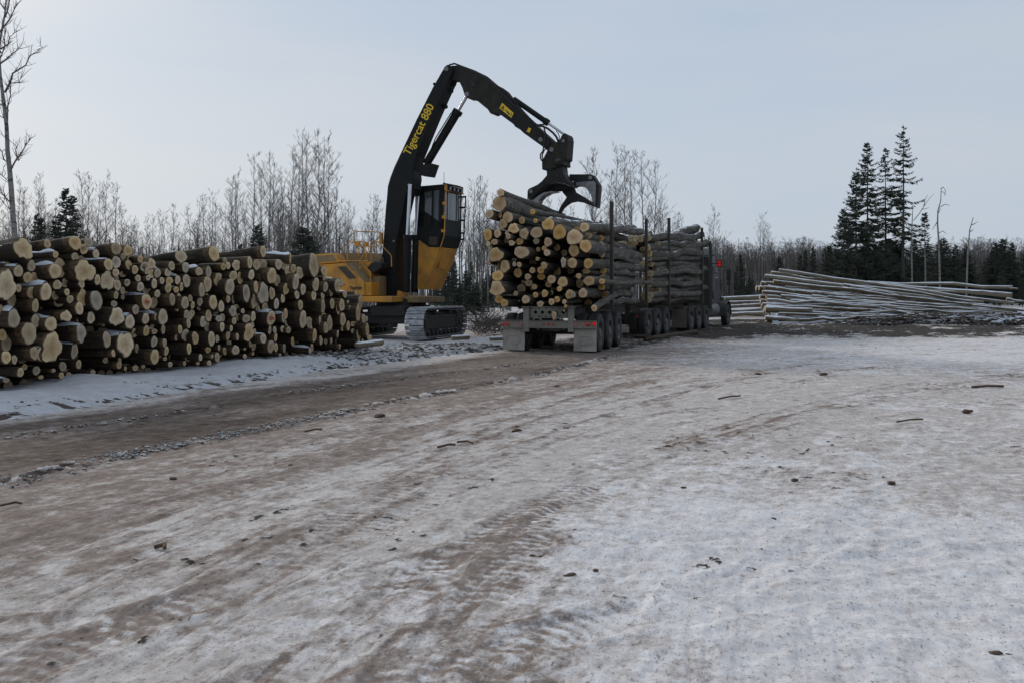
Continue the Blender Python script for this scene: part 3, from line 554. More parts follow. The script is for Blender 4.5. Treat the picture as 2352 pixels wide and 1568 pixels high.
for i, (x, y, w, h, fl_) in enumerate(logs):
    rg = random.Random(100 + i); off = rg.uniform(-.04, .04) + (.13 if 'P' in fl_ else 0) - (.13 if 'R' in fl_ else 0)
    p = on_stack(x, y, off); ppm = F / p.y; v = Vector((p.x, p.y, p.z - CH)).normalized(); cs = max(.3, -v.dot(PN))
    rz, ry = h / ppm / 2 * .99, w / ppm / cs / 2 * .97; ry = min(ry, rz * 1.7)
    nn = Vector(PN) + Vector((0, 0, rg.uniform(-.05, .05))) + PD * rg.uniform(-.07, .07)
    if 't' in fl_: nn.z = .13
    if 'l' in fl_: nn += PD * .25
    top = 't' in fl_ or 's' in fl_
    o = make_log('stacked_log', p, nn, rg.uniform(2.3, 2.6), ry, rz, 100 + i, M['bark_top'] if 't' in fl_ else M['bark'], M['cut_grey'] if 'g' in fl_ or rg.random() < .25 else M['cut'],
                 irr=1.0 if 'i' in fl_ else rg.uniform(0, .45), snow='s' in fl_ and rg.random() > .3, hollow='D' in fl_, taper=rg.uniform(.9, .99))
    mean = (ry * rz) ** .5; sz = 'huge' if mean > .30 else 'large' if mean > .21 else 'middling' if mean > .13 else 'small'
    shp = 'hollow' if 'D' in fl_ else 'lobed' if 'i' in fl_ else 'snow-capped' if 's' in fl_ else 'tall oval' if rz > ry * 1.25 else 'round'
    if 't' in fl_: shp = 'top-lying'
    lab = hand.get('m' if 'm' in fl_ else 'n' if 'n' in fl_ else '') or where(f"{sz} {shp} log in roadside stack", p)
    tag(o, lab, 'log', 'logs in the roadside stack'); placed.append((p, max(ry, rz)))
    if 'm' in fl_ or 'n' in fl_:
        s_t = rz * .62; MM = Matrix.Translation((.03, -s_t * .66, -s_t * .30)) @ Matrix(((0, 0, 1, 0), (1, 0, 0, 0), (0, 1, 0, 0), (0, 0, 0, 1)))
        text('paint_mark', '9m' if 'm' in fl_ else 'Dm', M['redpaint'], MM, s_t, .002, o.children[0], bold=.002)
# the rest of the stack, set back in the gaps: one mass
rr = np.random.RandomState(3); V, Fc, rd, mi = [], [], [], []
tops = [(-6, 2.3), (0, 2.3), (3, 2.25), (6, 2.35), (8, 2.3), (9.6, 2.25), (10.8, 1.9), (11.7, 1.2), (12.2, .5)]
def stack_top(a): return np.interp(a, [t_[0] for t_ in tops], [t_[1] for t_ in tops]) - .22
for row in range(12):
    for col in range(80):
        a_ = -.6 + col * .215 + (row % 2) * .1 + rr.uniform(-.04, .04); zz = .12 + row * .19; r = rr.uniform(.075, .115)
        if zz + r > stack_top(a_) or a_ > 11.9: continue
        q = P0 + PD * a_ + PN * (-.42 - rr.uniform(0, .35)) + Vector((0, 0, zz)); b0 = len(V); n_ = 10
        for k, (dx, qq, ra) in enumerate(((0, 0, 0), (0, .97, .9), (-.01, 1, 1), (-1.8, .95, 1))):
            for j in range(n_ if k else 1):
                a = 6.2832 * j / n_; V.append(tuple(q + PN * dx + PD * (r * qq * math.cos(a)) + Vector((0, 0, r * qq * math.sin(a))))); rd.append(ra)
        for j in range(n_): Fc.append((b0, b0 + 1 + j, b0 + 1 + (j + 1) % n_)); mi.append(1)
        for k in range(2):
            for j in range(n_): Fc.append((b0 + 1 + k * n_ + j, b0 + 1 + k * n_ + (j + 1) % n_, b0 + 1 + (k + 1) * n_ + (j + 1) % n_, b0 + 1 + (k + 1) * n_ + j)); mi.append(0)
o = mesh('inner_stack_logs', V, Fc, [M['bark'], M['cut_grey']], mi=mi, attrs={'rad': rd})
tag(o, 'dark recessed logs filling the gaps deep inside the roadside stack', 'logs', None, 'stuff')
# lone logs on the ground
for nm, a_, b_, r, mb, lab in (('fallen_log', G(820, 793, .30), G(876, 786, .30), .075, M['bark_deck'], 'pale bark log lying at the foot of the stack end beside the loader track'),
                         ('fallen_log', G(1125, 778, .1), G(1165, 776, .12), .07, M['bark_deck'], 'small pale pole lying on the dirty snow beside the loader track'),
                         ('fallen_log', G(1483, 779, .06), G(1600, 762, .07), .085, M['bark'], 'dark log lying on the ground beside the log truck wheels'),
                         ('fallen_log', G(1040, 776, .3), G(1075, 774, .3), .07, M['bark_deck'], 'short pale log on the mound in front of the loader track')):
    n_ = (b_ - a_); o = make_log(nm, b_, n_, n_.length, r, r, 900 + int(r * 1000), mb, M['cut']); tag(o, lab, 'log')

# ------------------------------------------------------------ trailers and their loads
def frame_of(C0, th):
    th = math.radians(th); return Vector((C0[0], C0[1], 0)), Vector((math.sin(th), math.cos(th), 0)), Vector((math.cos(th), -math.sin(th), 0)), -th
TO, TU, TR, TRZ = frame_of((.94, 25.2), 16)
LO, LU, LR, LRZ = frame_of((3.32, 33.4), 24)
KO, KU, KR, KRZ = frame_of((5.85, 38.99), 24)
B5 = """540,660,220,240 395,615,75,110 445,790,185,200 655,875,230,205,i 820,715,140,150,R 1088,722,90,95 1108,955,255,225 860,975,205,215,i 150,1000,190,240 340,975,155,170 525,965,80,75 550,1030,105,120,P 280,1138,140,125 162,1180,90,105 215,1225,60,75 620,1160,125,115,i 775,1130,150,140 520,1110,110,120,R 1100,1125,125,125,g 1332,1140,170,180 310,1390,300,290,iP 815,1340,310,250,P 1140,1285,85,100,R 1260,1265,105,110 1310,1348,140,140,P 610,1375,70,90,RR 1508,1250,130,150,R 1125,1470,80,80,P 665,1500,110,100,Rg"""
B6 = """145,945,280,300,P 440,1045,330,315,P 720,1015,130,140,R 660,1215,245,265,P 430,1310,225,240 235,1355,140,130,RR"""
B7 = """172,135,75,75 340,190,110,130,R 485,205,205,260 672,165,85,95,g 768,172,95,110 345,390,260,215 740,335,175,190,R 335,640,305,290,iP 935,408,130,130 1025,285,125,120 1255,190,130,150,P 1190,280,140,150 1200,410,165,130,R 1400,460,170,180 1490,300,190,220,RR 955,530,155,150,R 845,510,80,80,RR 1065,608,110,115,R 1340,560,140,120,R 375,850,180,160,R 475,920,155,155,P 698,740,100,100,g 895,855,160,175,P 768,885,40,40,R 1085,765,105,120 1265,740,135,155 1400,725,82,95,R 1180,945,140,130,i 1400,900,130,130,P 1508,855,115,130,P 1450,1165,100,180,iP 800,650,200,200,RR 1010,640,60,80,RR"""
B8 = """395,140,200,215 710,150,195,205,P 670,300,150,110,R 222,125,100,215,igP 210,510,200,215 145,645,110,110 518,395,115,110 540,545,150,180,RR 725,490,240,190 978,500,130,110,P 345,755,180,190 412,760,105,120,Pg 605,730,190,190,P 240,900,90,95,P 265,985,65,65,P 235,1075,38,42,P"""
load = parse(B5, 1200, 460, 7.84) + parse(B6, 1380, 460, 7.84) + parse(B7, 1200, 640, 7.84) + parse(B8, 1380, 640, 7.84)
def on_load(x, y, s):
    d = Vector(((x - HX) / F, 1, -(y - HY) / F)); q = TO + TU * s; k = q.dot(TU) / d.dot(TU); p = d * k; p.z += CH; return p
def size_word(m): return 'thick' if m > .15 else 'middling' if m > .09 else 'thin'
def add_load_log(i, x, y, w, h, fl_, endp=None):
    rg = random.Random(500 + i); s = rg.uniform(-.12, .12) - (.22 if 'P' in fl_ else 0) + .45 * fl_.count('R')
    p = on_load(x, y, s); ppm = F / p.y; ry, rz = w / ppm / 2, h / ppm / 2
    L = rg.uniform(7.2, 8.4); n_ = -TU + TR * rg.uniform(-.012, .012) + Vector((0, 0, rg.uniform(-.012, .012)))
    if endp:
        e = on_load(endp[0], endp[1], endp[2]); n_ = p - e; L = n_.length
    xs = (p - TO).dot(TR)
    o = make_log('loaded_log', p, n_, L, ry, rz, 500 + i, M['bark_load_snow'] if 'S' in fl_ else M['bark_load'], M['cut_grey'] if 'g' in fl_ else M['cut_load'], irr=1. if 'i' in fl_ else rg.uniform(0, .4), bend=.05, taper=rg.uniform(.75, .9))
    sh = 'lobed' if 'i' in fl_ else 'grey-ended' if 'g' in fl_ else 'round-ended'
    tag(o, where(f"{size_word((ry * rz) ** .5)} {sh} log on the rear trailer", p), 'log', 'logs loaded on the rear trailer')
for i, (x, y, w, h, fl_) in enumerate(load): add_load_log(i, x, y, w, h, fl_)
W5 = lambda x, y: ((1200 + x / 7.84) / K, (460 + y / 7.84) / K)
W8 = lambda x, y: ((1380 + x / 7.84) / K, (640 + y / 7.84) / K)
for i, (cx, cy, w, h, fl_, e) in enumerate(((405, 175, 140, 155, 'P', (1295, 496, 6.5)), (385, 380, 300, 320, 'iP', (1322, 530, 6.6)), (185, 592, 180, 190, 'P', (1350, 568, 6.6)),
        (1030, 550, 115, 115, '', (1405, 520, 6.5)), (1340, 790, 270, 255, 'iPS', (1455, 528, 7.0)), (2046, 850, 200, 190, 'PS', (1472, 533, 7.0)))):
    x, y = W5(cx, cy); add_load_log(200 + i, x, y, w / 7.84 / K, h / 7.84 / K, fl_, e)
x, y = W8(825, 1025); add_load_log(210, x, y, 14.6, 16.4, 'P', (1412, 676, 2.2))
rr = np.random.RandomState(8)                                  # logs set further forward behind the tail of the load
k_ = 0
for row in range(11):
    for col in range(11):
        lx = -1.06 + col * .208 + rr.uniform(-.03, .03); zz = 1.22 + row * .215; r = rr.uniform(.085, .115)
        if zz > 3.25 - .12 * max(0, lx) or (lx < 1.0 and (row + col) % 2 and row < 9): continue
        p = TO + TR * lx + TU * rr.uniform(1.3, 2.0) + Vector((0, 0, zz))
        o = make_log('loaded_log', p, -TU + TR * rr.uniform(-.02, .02) + Vector((0, 0, rr.uniform(-.02, .02))), rr.uniform(4.8, 5.6), r, r, 700 + k_, M['bark_load_snow'] if lx > .9 or zz > 3 else M['bark_load'], M['cut_load'], bend=.07, taper=.85, irr=.5); k_ += 1
        tag(o, where('recessed log deep in rear load', p), 'log', 'logs loaded on the rear trailer')
for row in range(13):                                          # right flank of the front load, and its top
    for col in range(7):
        if col > 1 and row < 10: continue
        lx = 1.12 - col * .23 + rr.uniform(-.03, .03) + (row % 2) * .05; r = rr.uniform(.085, .135) ; zz = 1.25 + row * .172 + rr.uniform(-.02, .02)
        s0 = rr.uniform(.35, .8) if rr.rand() < .7 else rr.uniform(1.2, 1.8); rise = .02 * row * .6 + rr.uniform(-.02, .02)
        if row < 2 and rr.rand() < .3: r = .17
        p = LO + LR * lx + LU * s0 + Vector((0, 0, zz)); e = LO + LR * (lx + rr.uniform(-.05, .08)) + LU * (s0 + rr.uniform(6.9, 7.7)) + Vector((0, 0, zz + rise * 2.6))
        o = make_log('loaded_log', p, p - e, (p - e).length, r, r * rr.uniform(.9, 1.05), 820 + row * 10 + col, M['bark_load_snow'] if row > 7 else M['bark_load'], M['cut'], bend=.09, taper=rr.uniform(.8, 1.1), irr=.6)
        tag(o, where(f"{size_word(r)} log on the front trailer", p), 'log', 'logs loaded on the front trailer')
for i, (lx, z0, s0, z1, s1, r) in enumerate(((.9, 3.25, 1.2, 4.10, 8.2, .19), (.5, 3.3, 1.0, 3.75, 7.0, .13), (1.1, 3.05, .9, 3.85, 8.4, .13), (0, 3.35, 2.0, 3.7, 4.6, .13), (-.4, 3.3, 1.2, 3.72, 5.2, .14), (1.2, 3.0, 3.2, 3.55, 8.7, .14))):
    p = LO + LR * lx + LU * s1 + Vector((0, 0, z1)); e = LO + LR * (lx - .1) + LU * s0 + Vector((0, 0, z0))
    o = make_log('loaded_log', p, p - e, (p - e).length, r, r, 950 + i, M['bark_load_snow'], M['cut_load'], bend=.08, taper=.7, irr=.5)
    tag(o, where('snowy log riding high on the front load', p), 'log', 'logs loaded on the front trailer')

def wheel_proto(name='wheel'):
    w = MB(); n = 40; prof = [(-.13, .30), (-.14, .40), (-.125, .465), (-.10, .483), (-.062, .487), (-.058, .472), (-.05, .472), (-.046, .488), (-.006, .489), (-.004, .474), (.004, .474), (.006, .489), (.046, .488), (.05, .472), (.058, .472), (.062, .487), (.10, .483), (.125, .465), (.14, .40), (.13, .30)]
    root = empty(name, (0, 0, 0))
    w.lathe(prof, (1, 0, 0), (0, 0, 0), n); w.done('tyre', M['rubber'], root, smooth=True)
    r = MB().lathe([(.125, .302), (.12, .285), (.04, .27), (.02, .2), (.03, .16), (.05, .11), (.115, .10), (.12, .06), (.12, .001)], (1, 0, 0), (0, 0, 0), 24)
    r.lathe([(-.13, .302), (-.12, .285), (-.05, .27), (-.05, .001)], (1, 0, 0), (0, 0, 0), 24)
    for k in range(8): a = k * math.pi / 4; r.cyl((.03, .135 * math.cos(a), .135 * math.sin(a)), (.06, .135 * math.cos(a), .135 * math.sin(a)), .017, n=6)
    r.done('rim', M['rim'], root, smooth=True); return root
WP = wheel_proto(); first = [True]
def add_wheel(parent, x, y, side, steer=0):
    w = WP if first[0] else copy_tree(WP); first[0] = False
    w.parent = parent; w.location = (x, y, .487); w.rotation_euler = (R.uniform(0, 6), 0, 0) if side > 0 else (R.uniform(0, 6), 0, math.pi)
    return w
def plate_holes(mb, x0, x1, z0, z1, y, th, holes, r):
    n = 16; xs = [x0] + [(a + b) / 2 for a, b in zip(holes[:-1], holes[1:])] + [x1]
    for i, hx in enumerate(holes):
        xa, xb = xs[i], xs[i + 1]; hz = (z0 + z1) / 2; f, b = [], []
        for yy, lst in ((y, f), (y + th, b)):
            for k in range(n):
                a = 6.28318 * (k + .5) / n; ca, sa = math.cos(a), math.sin(a)
                inn = mb.bm.verts.new((hx + r * ca, yy, hz + r * sa)); q = 1 / max(abs(ca), abs(sa)); ux, uz = ca * q, sa * q
                o_ = mb.bm.verts.new((hx + (ux * (xb - hx) if ux > 0 else ux * (hx - xa)), yy, hz + uz * (z1 - z0) / 2)); lst.append((inn, o_))
        for k in range(n):
            k2 = (k + 1) % n
            mb.face((f[k][0], f[k][1], f[k2][1], f[k2][0])); mb.face((b[k][0], b[k2][0], b[k2][1], b[k][1])); mb.face((f[k][0], f[k2][0], b[k2][0], b[k][0]))
def stake(parent, x, y, z0, z1):
    MB().box((x, y, (z0 + z1) / 2), (.09, .12, z1 - z0)).done('stake', M['stake'], parent, .008)
def trailer(name, O, rz, Ln, axles, bunks, label, rear=True, ztop=4.0):
    t_ = empty(name, O, rz); tag(t_, label, 'trailer')
    f = MB()
    for sx in (-1, 1):
        f.box((sx * .52, Ln / 2 + .1, .95), (.12, Ln - .2, .26)); f.box((sx * .52, Ln / 2 + .1, 1.09), (.2, Ln - .2, .02))
    for yy in np.arange(.8, Ln - .3, 1.1): f.box((0, float(yy), .95), (.92, .1, .18))
    f.done('chassis', M['frame_dark'], t_, .006)
    for yy in bunks:
        MB().box((0, yy, 1.12), (2.5, .2, .11)).box((0, yy, 1.02), (1.5, .14, .14)).done('bunk', M['stake'], t_, .01)
        for sx in (-1, 1): stake(t_, sx * 1.27, yy, 1.05, ztop + R.uniform(-.04, .04))
    for yy in axles:
        MB().cyl((-1.1, yy, .487), (1.1, yy, .487), .06).box((0, yy, .62), (1.1, .1, .16)).box((.5, yy, .7), (.1, .5, .05)).box((-.5, yy, .7), (.1, .5, .05)).done('axle', M['darkmetal'], t_)
        for sx in (-1, 1):
            for xo in (1.10, .80): add_wheel(t_, sx * xo, yy, sx)
    m = M['frame'] if rear else M['frame_dark']
    b = MB().box((0, -.04, .70), (2.46, .09, .19)); b.box((0, -.10, .793), (2.46, .03, .012)); b.box((0, -.10, .607), (2.46, .03, .012)); b.done('bumper', m, t_, .006)
    for sx in (-1, 1): MB().box((sx * .58, -.05, .82), (.145, .12, .63)).box((sx * .58, -.06, 1.13), (.2, .2, .03)).done('bumper_upright', m, t_, .006)
    b = MB(); plate_holes(b, -.50, .50, .87, 1.12, .02, .03, [-.36, -.18, 0, .18, .36], .042); b.box((0, .04, .86), (1.0, .1, .02)).box((0, .04, 1.13), (1.0, .1, .02)); b.done('hole_plate', m, t_)
    if rear:
        h = MB()
        for sx in (-1, 1): h.tube([(sx * .40, -.10, .80), (sx * .34, -.14, .85), (sx * .24, -.14, .86), (sx * .17, -.11, .80)], .018)
        h.done('tow_hook', M['frame'], t_, smooth=True)
    lamps = [(-1.19, .70, .045, 0), (-1.06, .70, .055, 0), (-.12, .70, .03, 0), (0, .70, .035, 0), (.12, .70, .03, 0), (1.03, .71, .055, 0), (1.18, .72, .042, 1)]
    if not rear: lamps = [(-1.1, .7, .05, 0), (.95, .70, .05, 0), (1.1, .70, .05, 0)]
    for x_, z_, r_, lit in lamps:
        o_ = MB().lathe([(-.0, r_), (.02, r_), (.032, r_ * .75), (.036, .001)], (0, -1, 0), (x_, -.085, z_), 16).done('tail_lamp', M['lit'] if lit else M['lamp'], t_, smooth=True)
    for x_ in ((-.72, .70, .90) if rear else ()):
        MB().box((x_, -.09, .70), (.07, .012, .11), Matrix.Rotation(math.radians(35), 3, 'Y')).done('reflector', M['lampgrey'], t_)
    for sx in (-1, 1):
        f = MB(); cols, rows = 7, 7; g_ = []
        for r_ in range(rows):
            for c_ in range(cols):
                xx = sx * .93 - .29 + .58 * c_ / (cols - 1); zz = .60 - .56 * r_ / (rows - 1); yy = .0 + .02 * math.sin(c_ * 1.3 + r_ * .7 + sx) * r_ / rows - .02 * r_ / rows
                g_.append((f.bm.verts.new((xx, yy, zz)), f.bm.verts.new((xx, yy + .014, zz))))
        for r_ in range(rows - 1):
            for c_ in range(cols - 1):
                a, b_, c2, d = r_ * cols + c_, r_ * cols + c_ + 1, (r_ + 1) * cols + c_ + 1, (r_ + 1) * cols + c_
                f.face([g_[k][0] for k in (a, b_, c2, d)]); f.face([g_[k][1] for k in (d, c2, b_, a)])
        for ring in ([(0, c_) for c_ in range(cols)], [(rows - 1, c_) for c_ in range(cols)], [(r_, 0) for r_ in range(rows)], [(r_, cols - 1) for r_ in range(rows)]):
            for (r0, c0), (r1, c1) in zip(ring[:-1], ring[1:]):
                i0, i1 = r0 * cols + c0, r1 * cols + c1; f.face((g_[i0][0], g_[i1][0], g_[i1][1], g_[i0][1]))
        fo = f.done('mud_flap', M['flap'] if rear else M['flap_brown'], t_, smooth=True)
        if rear:   # faint raised oval moulded in the rubber
            ring = MB(); pr = [(sx * .93 + .2 * math.cos(a), -.012 - .006, .30 + .11 * math.sin(a)) for a in np.linspace(0, 6.2832, 25)]; ring.tube(pr, .006, 5); ring.done('oval_emblem', M['flap'], fo)
    if rear:
        MB().cyl((-.35, .25, .62), (-.35, .45, .62), .09).cyl((.32, .25, .62), (.32, .45, .62), .09).box((0, .32, .62), (.5, .2, .2)).cyl((-.1, .5, .7), (.1, .5, .7), .07).done('air_tank', M['rim'], t_, smooth=True)
    return t_
trailer('log_trailer', TO, TRZ, 8.4, (.5, 1.85, 3.2), (1.82, 8.15), 'rear log trailer with dusty bumper, red lamps and pale mud flaps under the big load', True, 3.95)
trailer('log_trailer', LO, LRZ, 7.6, (.3, 1.45, 2.6), (2.68, 7.7), 'dark front log trailer coupled between the tractor and the rear trailer', False, 4.1)

# the tractor unit
t_ = empty('truck_tractor', KO, KRZ); tag(t_, 'dark highway tractor with tall exhaust stack pulling the two loaded log trailers', 'truck')
f = MB()
for sx in (-1, 1): f.box((sx * .42, 3.6, .88), (.1, 9.0 - .6, .28))
for yy in (-.3, 1.2, 2.6, 4.0, 5.6): f.box((0, yy, .88), (.74, .12, .2))
f.done('chassis', M['frame_dark'], t_, .006)
MB().lathe([(0, .001), (0, .5), (.07, .48), (.07, .001)], (0, 0, 1), (0, 1.25, 1.03), 20).box((0, 1.25, 1.0), (1.0, .9, .04)).done('fifth_wheel', M['darkmetal'], t_)
for yy in (0, 1.25, 2.5):
    MB().cyl((-1.1, yy, .487), (1.1, yy, .487), .06).box((0, yy, .62), (.9, .1, .16)).done('axle', M['darkmetal'], t_)
    for sx in (-1, 1):
        for xo in (1.08, .78): add_wheel(t_, sx * xo, yy, sx)
for sx in (-1, 1): add_wheel(t_, sx * 1.06, 6.9, sx)
MB().cyl((-.95, 6.9, .487), (.95, 6.9, .487), .06).done('axle', M['darkmetal'], t_)
MB().box((0, 4.05, 1.95), (2.2, 1.1, 2.2)).ext([(-1.1, 3.55, 3.05), (-1.1, 4.65, 3.05), (-1.1, 4.65, 3.42), (-1.1, 4.1, 3.36)], (2.2, 0, 0)).done('sleeper', M['cab'], t_, .06)
MB().ext([(-1.02, 4.62, 1.0), (-1.02, 5.75, 1.0), (-1.02, 5.75, 2.05), (-1.02, 5.55, 2.75), (-1.02, 4.62, 2.85)], (2.04, 0, 0)).done('cab', M['cabgrey'], t_, .05)
for sx in (-1, 1):
    MB().ext([(sx * 1.015, 4.85, 2.05), (sx * 1.015, 5.5, 2.05), (sx * 1.015, 5.36, 2.6), (sx * 1.015, 4.85, 2.62)], (sx * .012, 0, 0)).done('side_window', M['glass'], t_)
    MB().box((sx * 1.125, 4.3, 1.4), (.05, .5, .35)).box((sx * 1.125, 4.25, 2.45), (.03, .42, .3)).done('sleeper_hatch', M['cabgrey'], t_, .01)
MB().ext([(-.9, 5.765, 2.12), (.9, 5.765, 2.12), (.86, 5.575, 2.68), (-.86, 5.575, 2.68)], (0, .012, .004)).done('windscreen', M['glass'], t_)
MB().ext([(-.72, 5.72, .8), (-.72, 7.55, .75), (-.72, 7.6, 1.65), (-.72, 5.72, 1.98)], (1.44, 0, 0)).done('hood', M['cabgrey'], t_, .08)
MB().box((0, 7.64, 1.2), (.95, .05, .8)).done('grille', M['chrome'], t_, .01)
MB().box((0, 7.8, .55), (2.3, .14, .35)).done('front_bumper', M['chrome'], t_, .03)
for sx in (-1, 1):
    fe = MB(); pr = []
    for a in np.linspace(math.radians(-5), math.radians(185), 14): pr.append((6.9 + .62 * math.cos(a), .52 + .60 * math.sin(a)))
    n_ = len(pr); A_ = [fe.bm.verts.new((sx * .74, p[0], p[1])) for p in pr]; B_ = [fe.bm.verts.new((sx * 1.2, p[0], p[1])) for p in pr]; C_ = [fe.bm.verts.new((sx * 1.2, 6.9 + (p[0] - 6.9) * .95, .52 + (p[1] - .52) * .95)) for p in pr]
    for k in range(n_ - 1): fe.face((A_[k], B_[k], B_[k + 1], A_[k + 1])); fe.face((B_[k], C_[k], C_[k + 1], B_[k + 1]))
    fe.done('fender', M['cabgrey'], t_, smooth=True)
    MB().box((sx * .82, 7.45, 1.22), (.2, .12, .16)).done('headlight', M['chrome'], t_, .02)
    MB().tube([(sx * 1.17, 3.4, .95), (sx * 1.17, 3.4, 3.0), (sx * 1.17, 3.34, 3.45), (sx * 1.17, 3.24, 3.62)], .075, 14).cyl((sx * 1.17, 3.4, 1.4), (sx * 1.17, 3.4, 2.6), .095).done('exhaust_stack', M['frame_dark'], t_, smooth=True)
    MB().cyl((sx * .9, 3.6, .75), (sx * .9, 5.0, .75), .32, n=24).done('fuel_tank', M['rim'], t_, smooth=True)
    MB().tube([(sx * 1.05, 5.6, 2.6), (sx * 1.45, 5.72, 2.62), (sx * 1.45, 5.72, 1.85), (sx * 1.05, 5.6, 1.85)], .014, 6).box((sx * 1.45, 5.72, 2.25), (.2, .05, .5)).cyl((sx * 1.45, 5.70, 1.9), (sx * 1.45, 5.74, 1.9), .09).done('mirror', M['cab'], t_)
for z_ in (2.93, 3.05): MB().lathe([(0, .055), (.03, .055), (.045, .03), (.048, .001)], (0, -1, 0), (1.56, 3.3, z_ - .30), 14).done('rear_lamp', M['lit'], t_)
MB().box((1.56, 3.35, 2.69), (.17, .04, .3)).box((1.36, 3.36, 2.7), (.3, .03, .04)).done('lamp_bracket', M['frame_dark'], t_)
for sx in (-1, 1): MB().box((sx * .9, -.75, .52), (.58, .02, .72)).done('mud_flap', M['flap_brown'], t_)
# ------------------------------------------------------------ the long pole deck on the far side of the yard
def deck_point(x, y, slope=1.15, Y0=47.6, extra=0.):
    Y = Y0 + extra
    for _ in range(12): z = CH - (y - HY) / F * Y; Y = Y0 + extra + slope * max(z, 0)
    return at(x, y, Y)
Z5 = lambda x, y: ((1880 + x / 3.459) / K, (640 + y / 3.459) / K)
DK = [(235, 121, 2265, 408, 15, 15, 'g', 0), (165, 146, 1500, 332, 19, 11, 'b', .3), (112, 172, 2000, 402, 18, 12, 'p', 0), (185, 222, 1900, 428, 20, 10, 'b', -.2), (105, 275, 1300, 402, 22, 10, 'b', .1),
      (90, 312, 1700, 441, 17, 10, 'p', 0), (130, 348, 900, 442, 16, 10, 'g', 0), (250, 345, 1500, 452, 15, 8, 'g', -.2), (130, 382, 1100, 442, 18, 10, 'p', -.2), (90, 416, 850, 436, 18, 10, 'g', 0),
      (115, 456, 520, 468, 33, 20, 'g', -.3), (230, 497, 1100, 500, 12, 8, 'g', -.2), (115, 535, 390, 556, 26, 18, 'g', -.4), (400, 557, 1250, 518, 17, 8, 'p', -.4), (380, 602, 900, 560, 8, 6, 'b', -.6),
      (1000, 226, 2250, 272, 12, 18, 'g', 1.6), (1100, 240, 2245, 342, 12, 27, 'g', .8), (1500, 432, 2290, 470, 12, 20, 'g', 0), (1340, 500, 1700, 520, 10, 14, 'p', -.2), (700, 452, 1020, 466, 14, 14, 'p', -.3),
      (1030, 432, 1400, 505, 9, 6, 'g', -.2), (1250, 402, 2350, 472, 12, 12, 'g', -.1), (600, 405, 1400, 470, 11, 10, 'g', 0), (1300, 520, 1750, 540, 12, 9, 'b', -.4), (1350, 290, 2100, 335, 9, 9, 'g', .9), (900, 525, 1350, 515, 8, 8, 'p', -.5), (90, 590, 330, 600, 10, 10, 'b', -.5),
      (1400, 470, 2100, 488, 10, 8, 'p', -.3), (120, 330, 700, 372, 11, 10, 'b', .1), (120, 232, 700, 300, 16, 12, 'b', .3), (2200, 278, 2300, 288, 9, 9, 'b', 1.6), (2200, 372, 2350, 395, 14, 10, 'g', 0)]
for i, (x1, y1, x2, y2, r1, r2, k, ex) in enumerate(DK):
    a_ = deck_point(*Z5(x1, y1), extra=ex); b_ = deck_point(*Z5(x2, y2), extra=ex); r_ = r1 / 3.459 / K / F * a_.y * .86; q_ = r2 / r1
    m = {'g': M['bark_deck'], 'b': M['bark_deck_brown'], 'p': M['bark_deck_brown'] if i % 2 else M['bark_deck']}[k]
    o = make_log('long_pole', a_, a_ - b_, (a_ - b_).length, r_, r_, 1200 + i, m, M['cut_grey'], bend=.10 if x2 - x1 > 500 else .03, taper=q_, N=14)
    tag(o, where(('grey' if k == 'g' else 'brown peeling') + (' snowy pole' if x2 - x1 > 500 else ' short pole') + ' in long deck', (a_ + b_) / 2), 'log', 'tree-length poles in the long deck')
rq = random.Random(31)
for i in range(34):
    x1 = rq.uniform(95, 900); y1 = rq.uniform(235, 560); x2 = min(2300, x1 + rq.uniform(500, 1500)); f_ = (x2 - x1) / (2250 - x1); y2 = y1 + (np.interp(y1, [120, 560], [412, 525]) - y1) * f_
    a_ = deck_point(*Z5(x1, y1), extra=rq.uniform(-.12, .12)); b_ = deck_point(*Z5(x2, y2), extra=rq.uniform(-.12, .12)); r_ = rq.uniform(.045, .095)
    o = make_log('long_pole', a_, a_ - b_, (a_ - b_).length, r_, r_, 1500 + i, M[rq.choice(('bark_deck', 'bark_deck_brown', 'bark_deck'))], M['cut_grey'], bend=.12, taper=.6, N=10)
    tag(o, where('thin crooked pole in long deck', (a_ + b_) / 2), 'log', 'tree-length poles in the long deck')
rr = np.random.RandomState(21)
for i in range(26):
    zz = .18 + .22 * (i // 3); e = rr.uniform(0, .5) + (i % 3) * .3; Y_ = 48.4 + zz * 1.1 + e; x0 = 12.35 + rr.uniform(-.15, .3); ln = rr.uniform(7, 11.5) * (1 - zz * .12)
    a_ = Vector((x0 + .1 * (Y_ - 47.6), Y_, zz)); b_ = a_ + Vector((ln, rr.uniform(-.3, .3), -zz * .5)); r_ = rr.uniform(.1, .17)
    o = make_log('long_pole', a_, a_ - b_, (a_ - b_).length, r_, r_, 1300 + i, M['bark_deck_brown'], M['cut_grey'], bend=.06, taper=.7, N=10)
    tag(o, where('brown pole in long deck core', (a_ * .9 + b_ * .1)), 'log', 'tree-length poles in the long deck')
nx_, ny_ = 130, 34; V = []
for i in range(nx_):
    for j in range(ny_):
        x_ = 12.6 + i * .1; d_ = j * .09; topz = np.interp(x_, [12.6, 16, 20, 24, 25.5], [2.25, 1.85, 1.3, 1.0, .5])
        z_ = min(d_ / 1.15, topz) - .20 + (fbm(np.array([x_ * 1.3]), np.array([d_ * 3.]), 3, 3)[0] - .5) * .3 - .25 * (x_ < 12.8)
        V.append((x_ + d_ * .06, 47.75 + d_, z_))
tag(mesh('snow', np.array(V), grid_faces(nx_, ny_)[:, ::-1], M['snow']), 'snow caught between the poles along the sloping side of the long deck', 'snow', None, 'stuff')
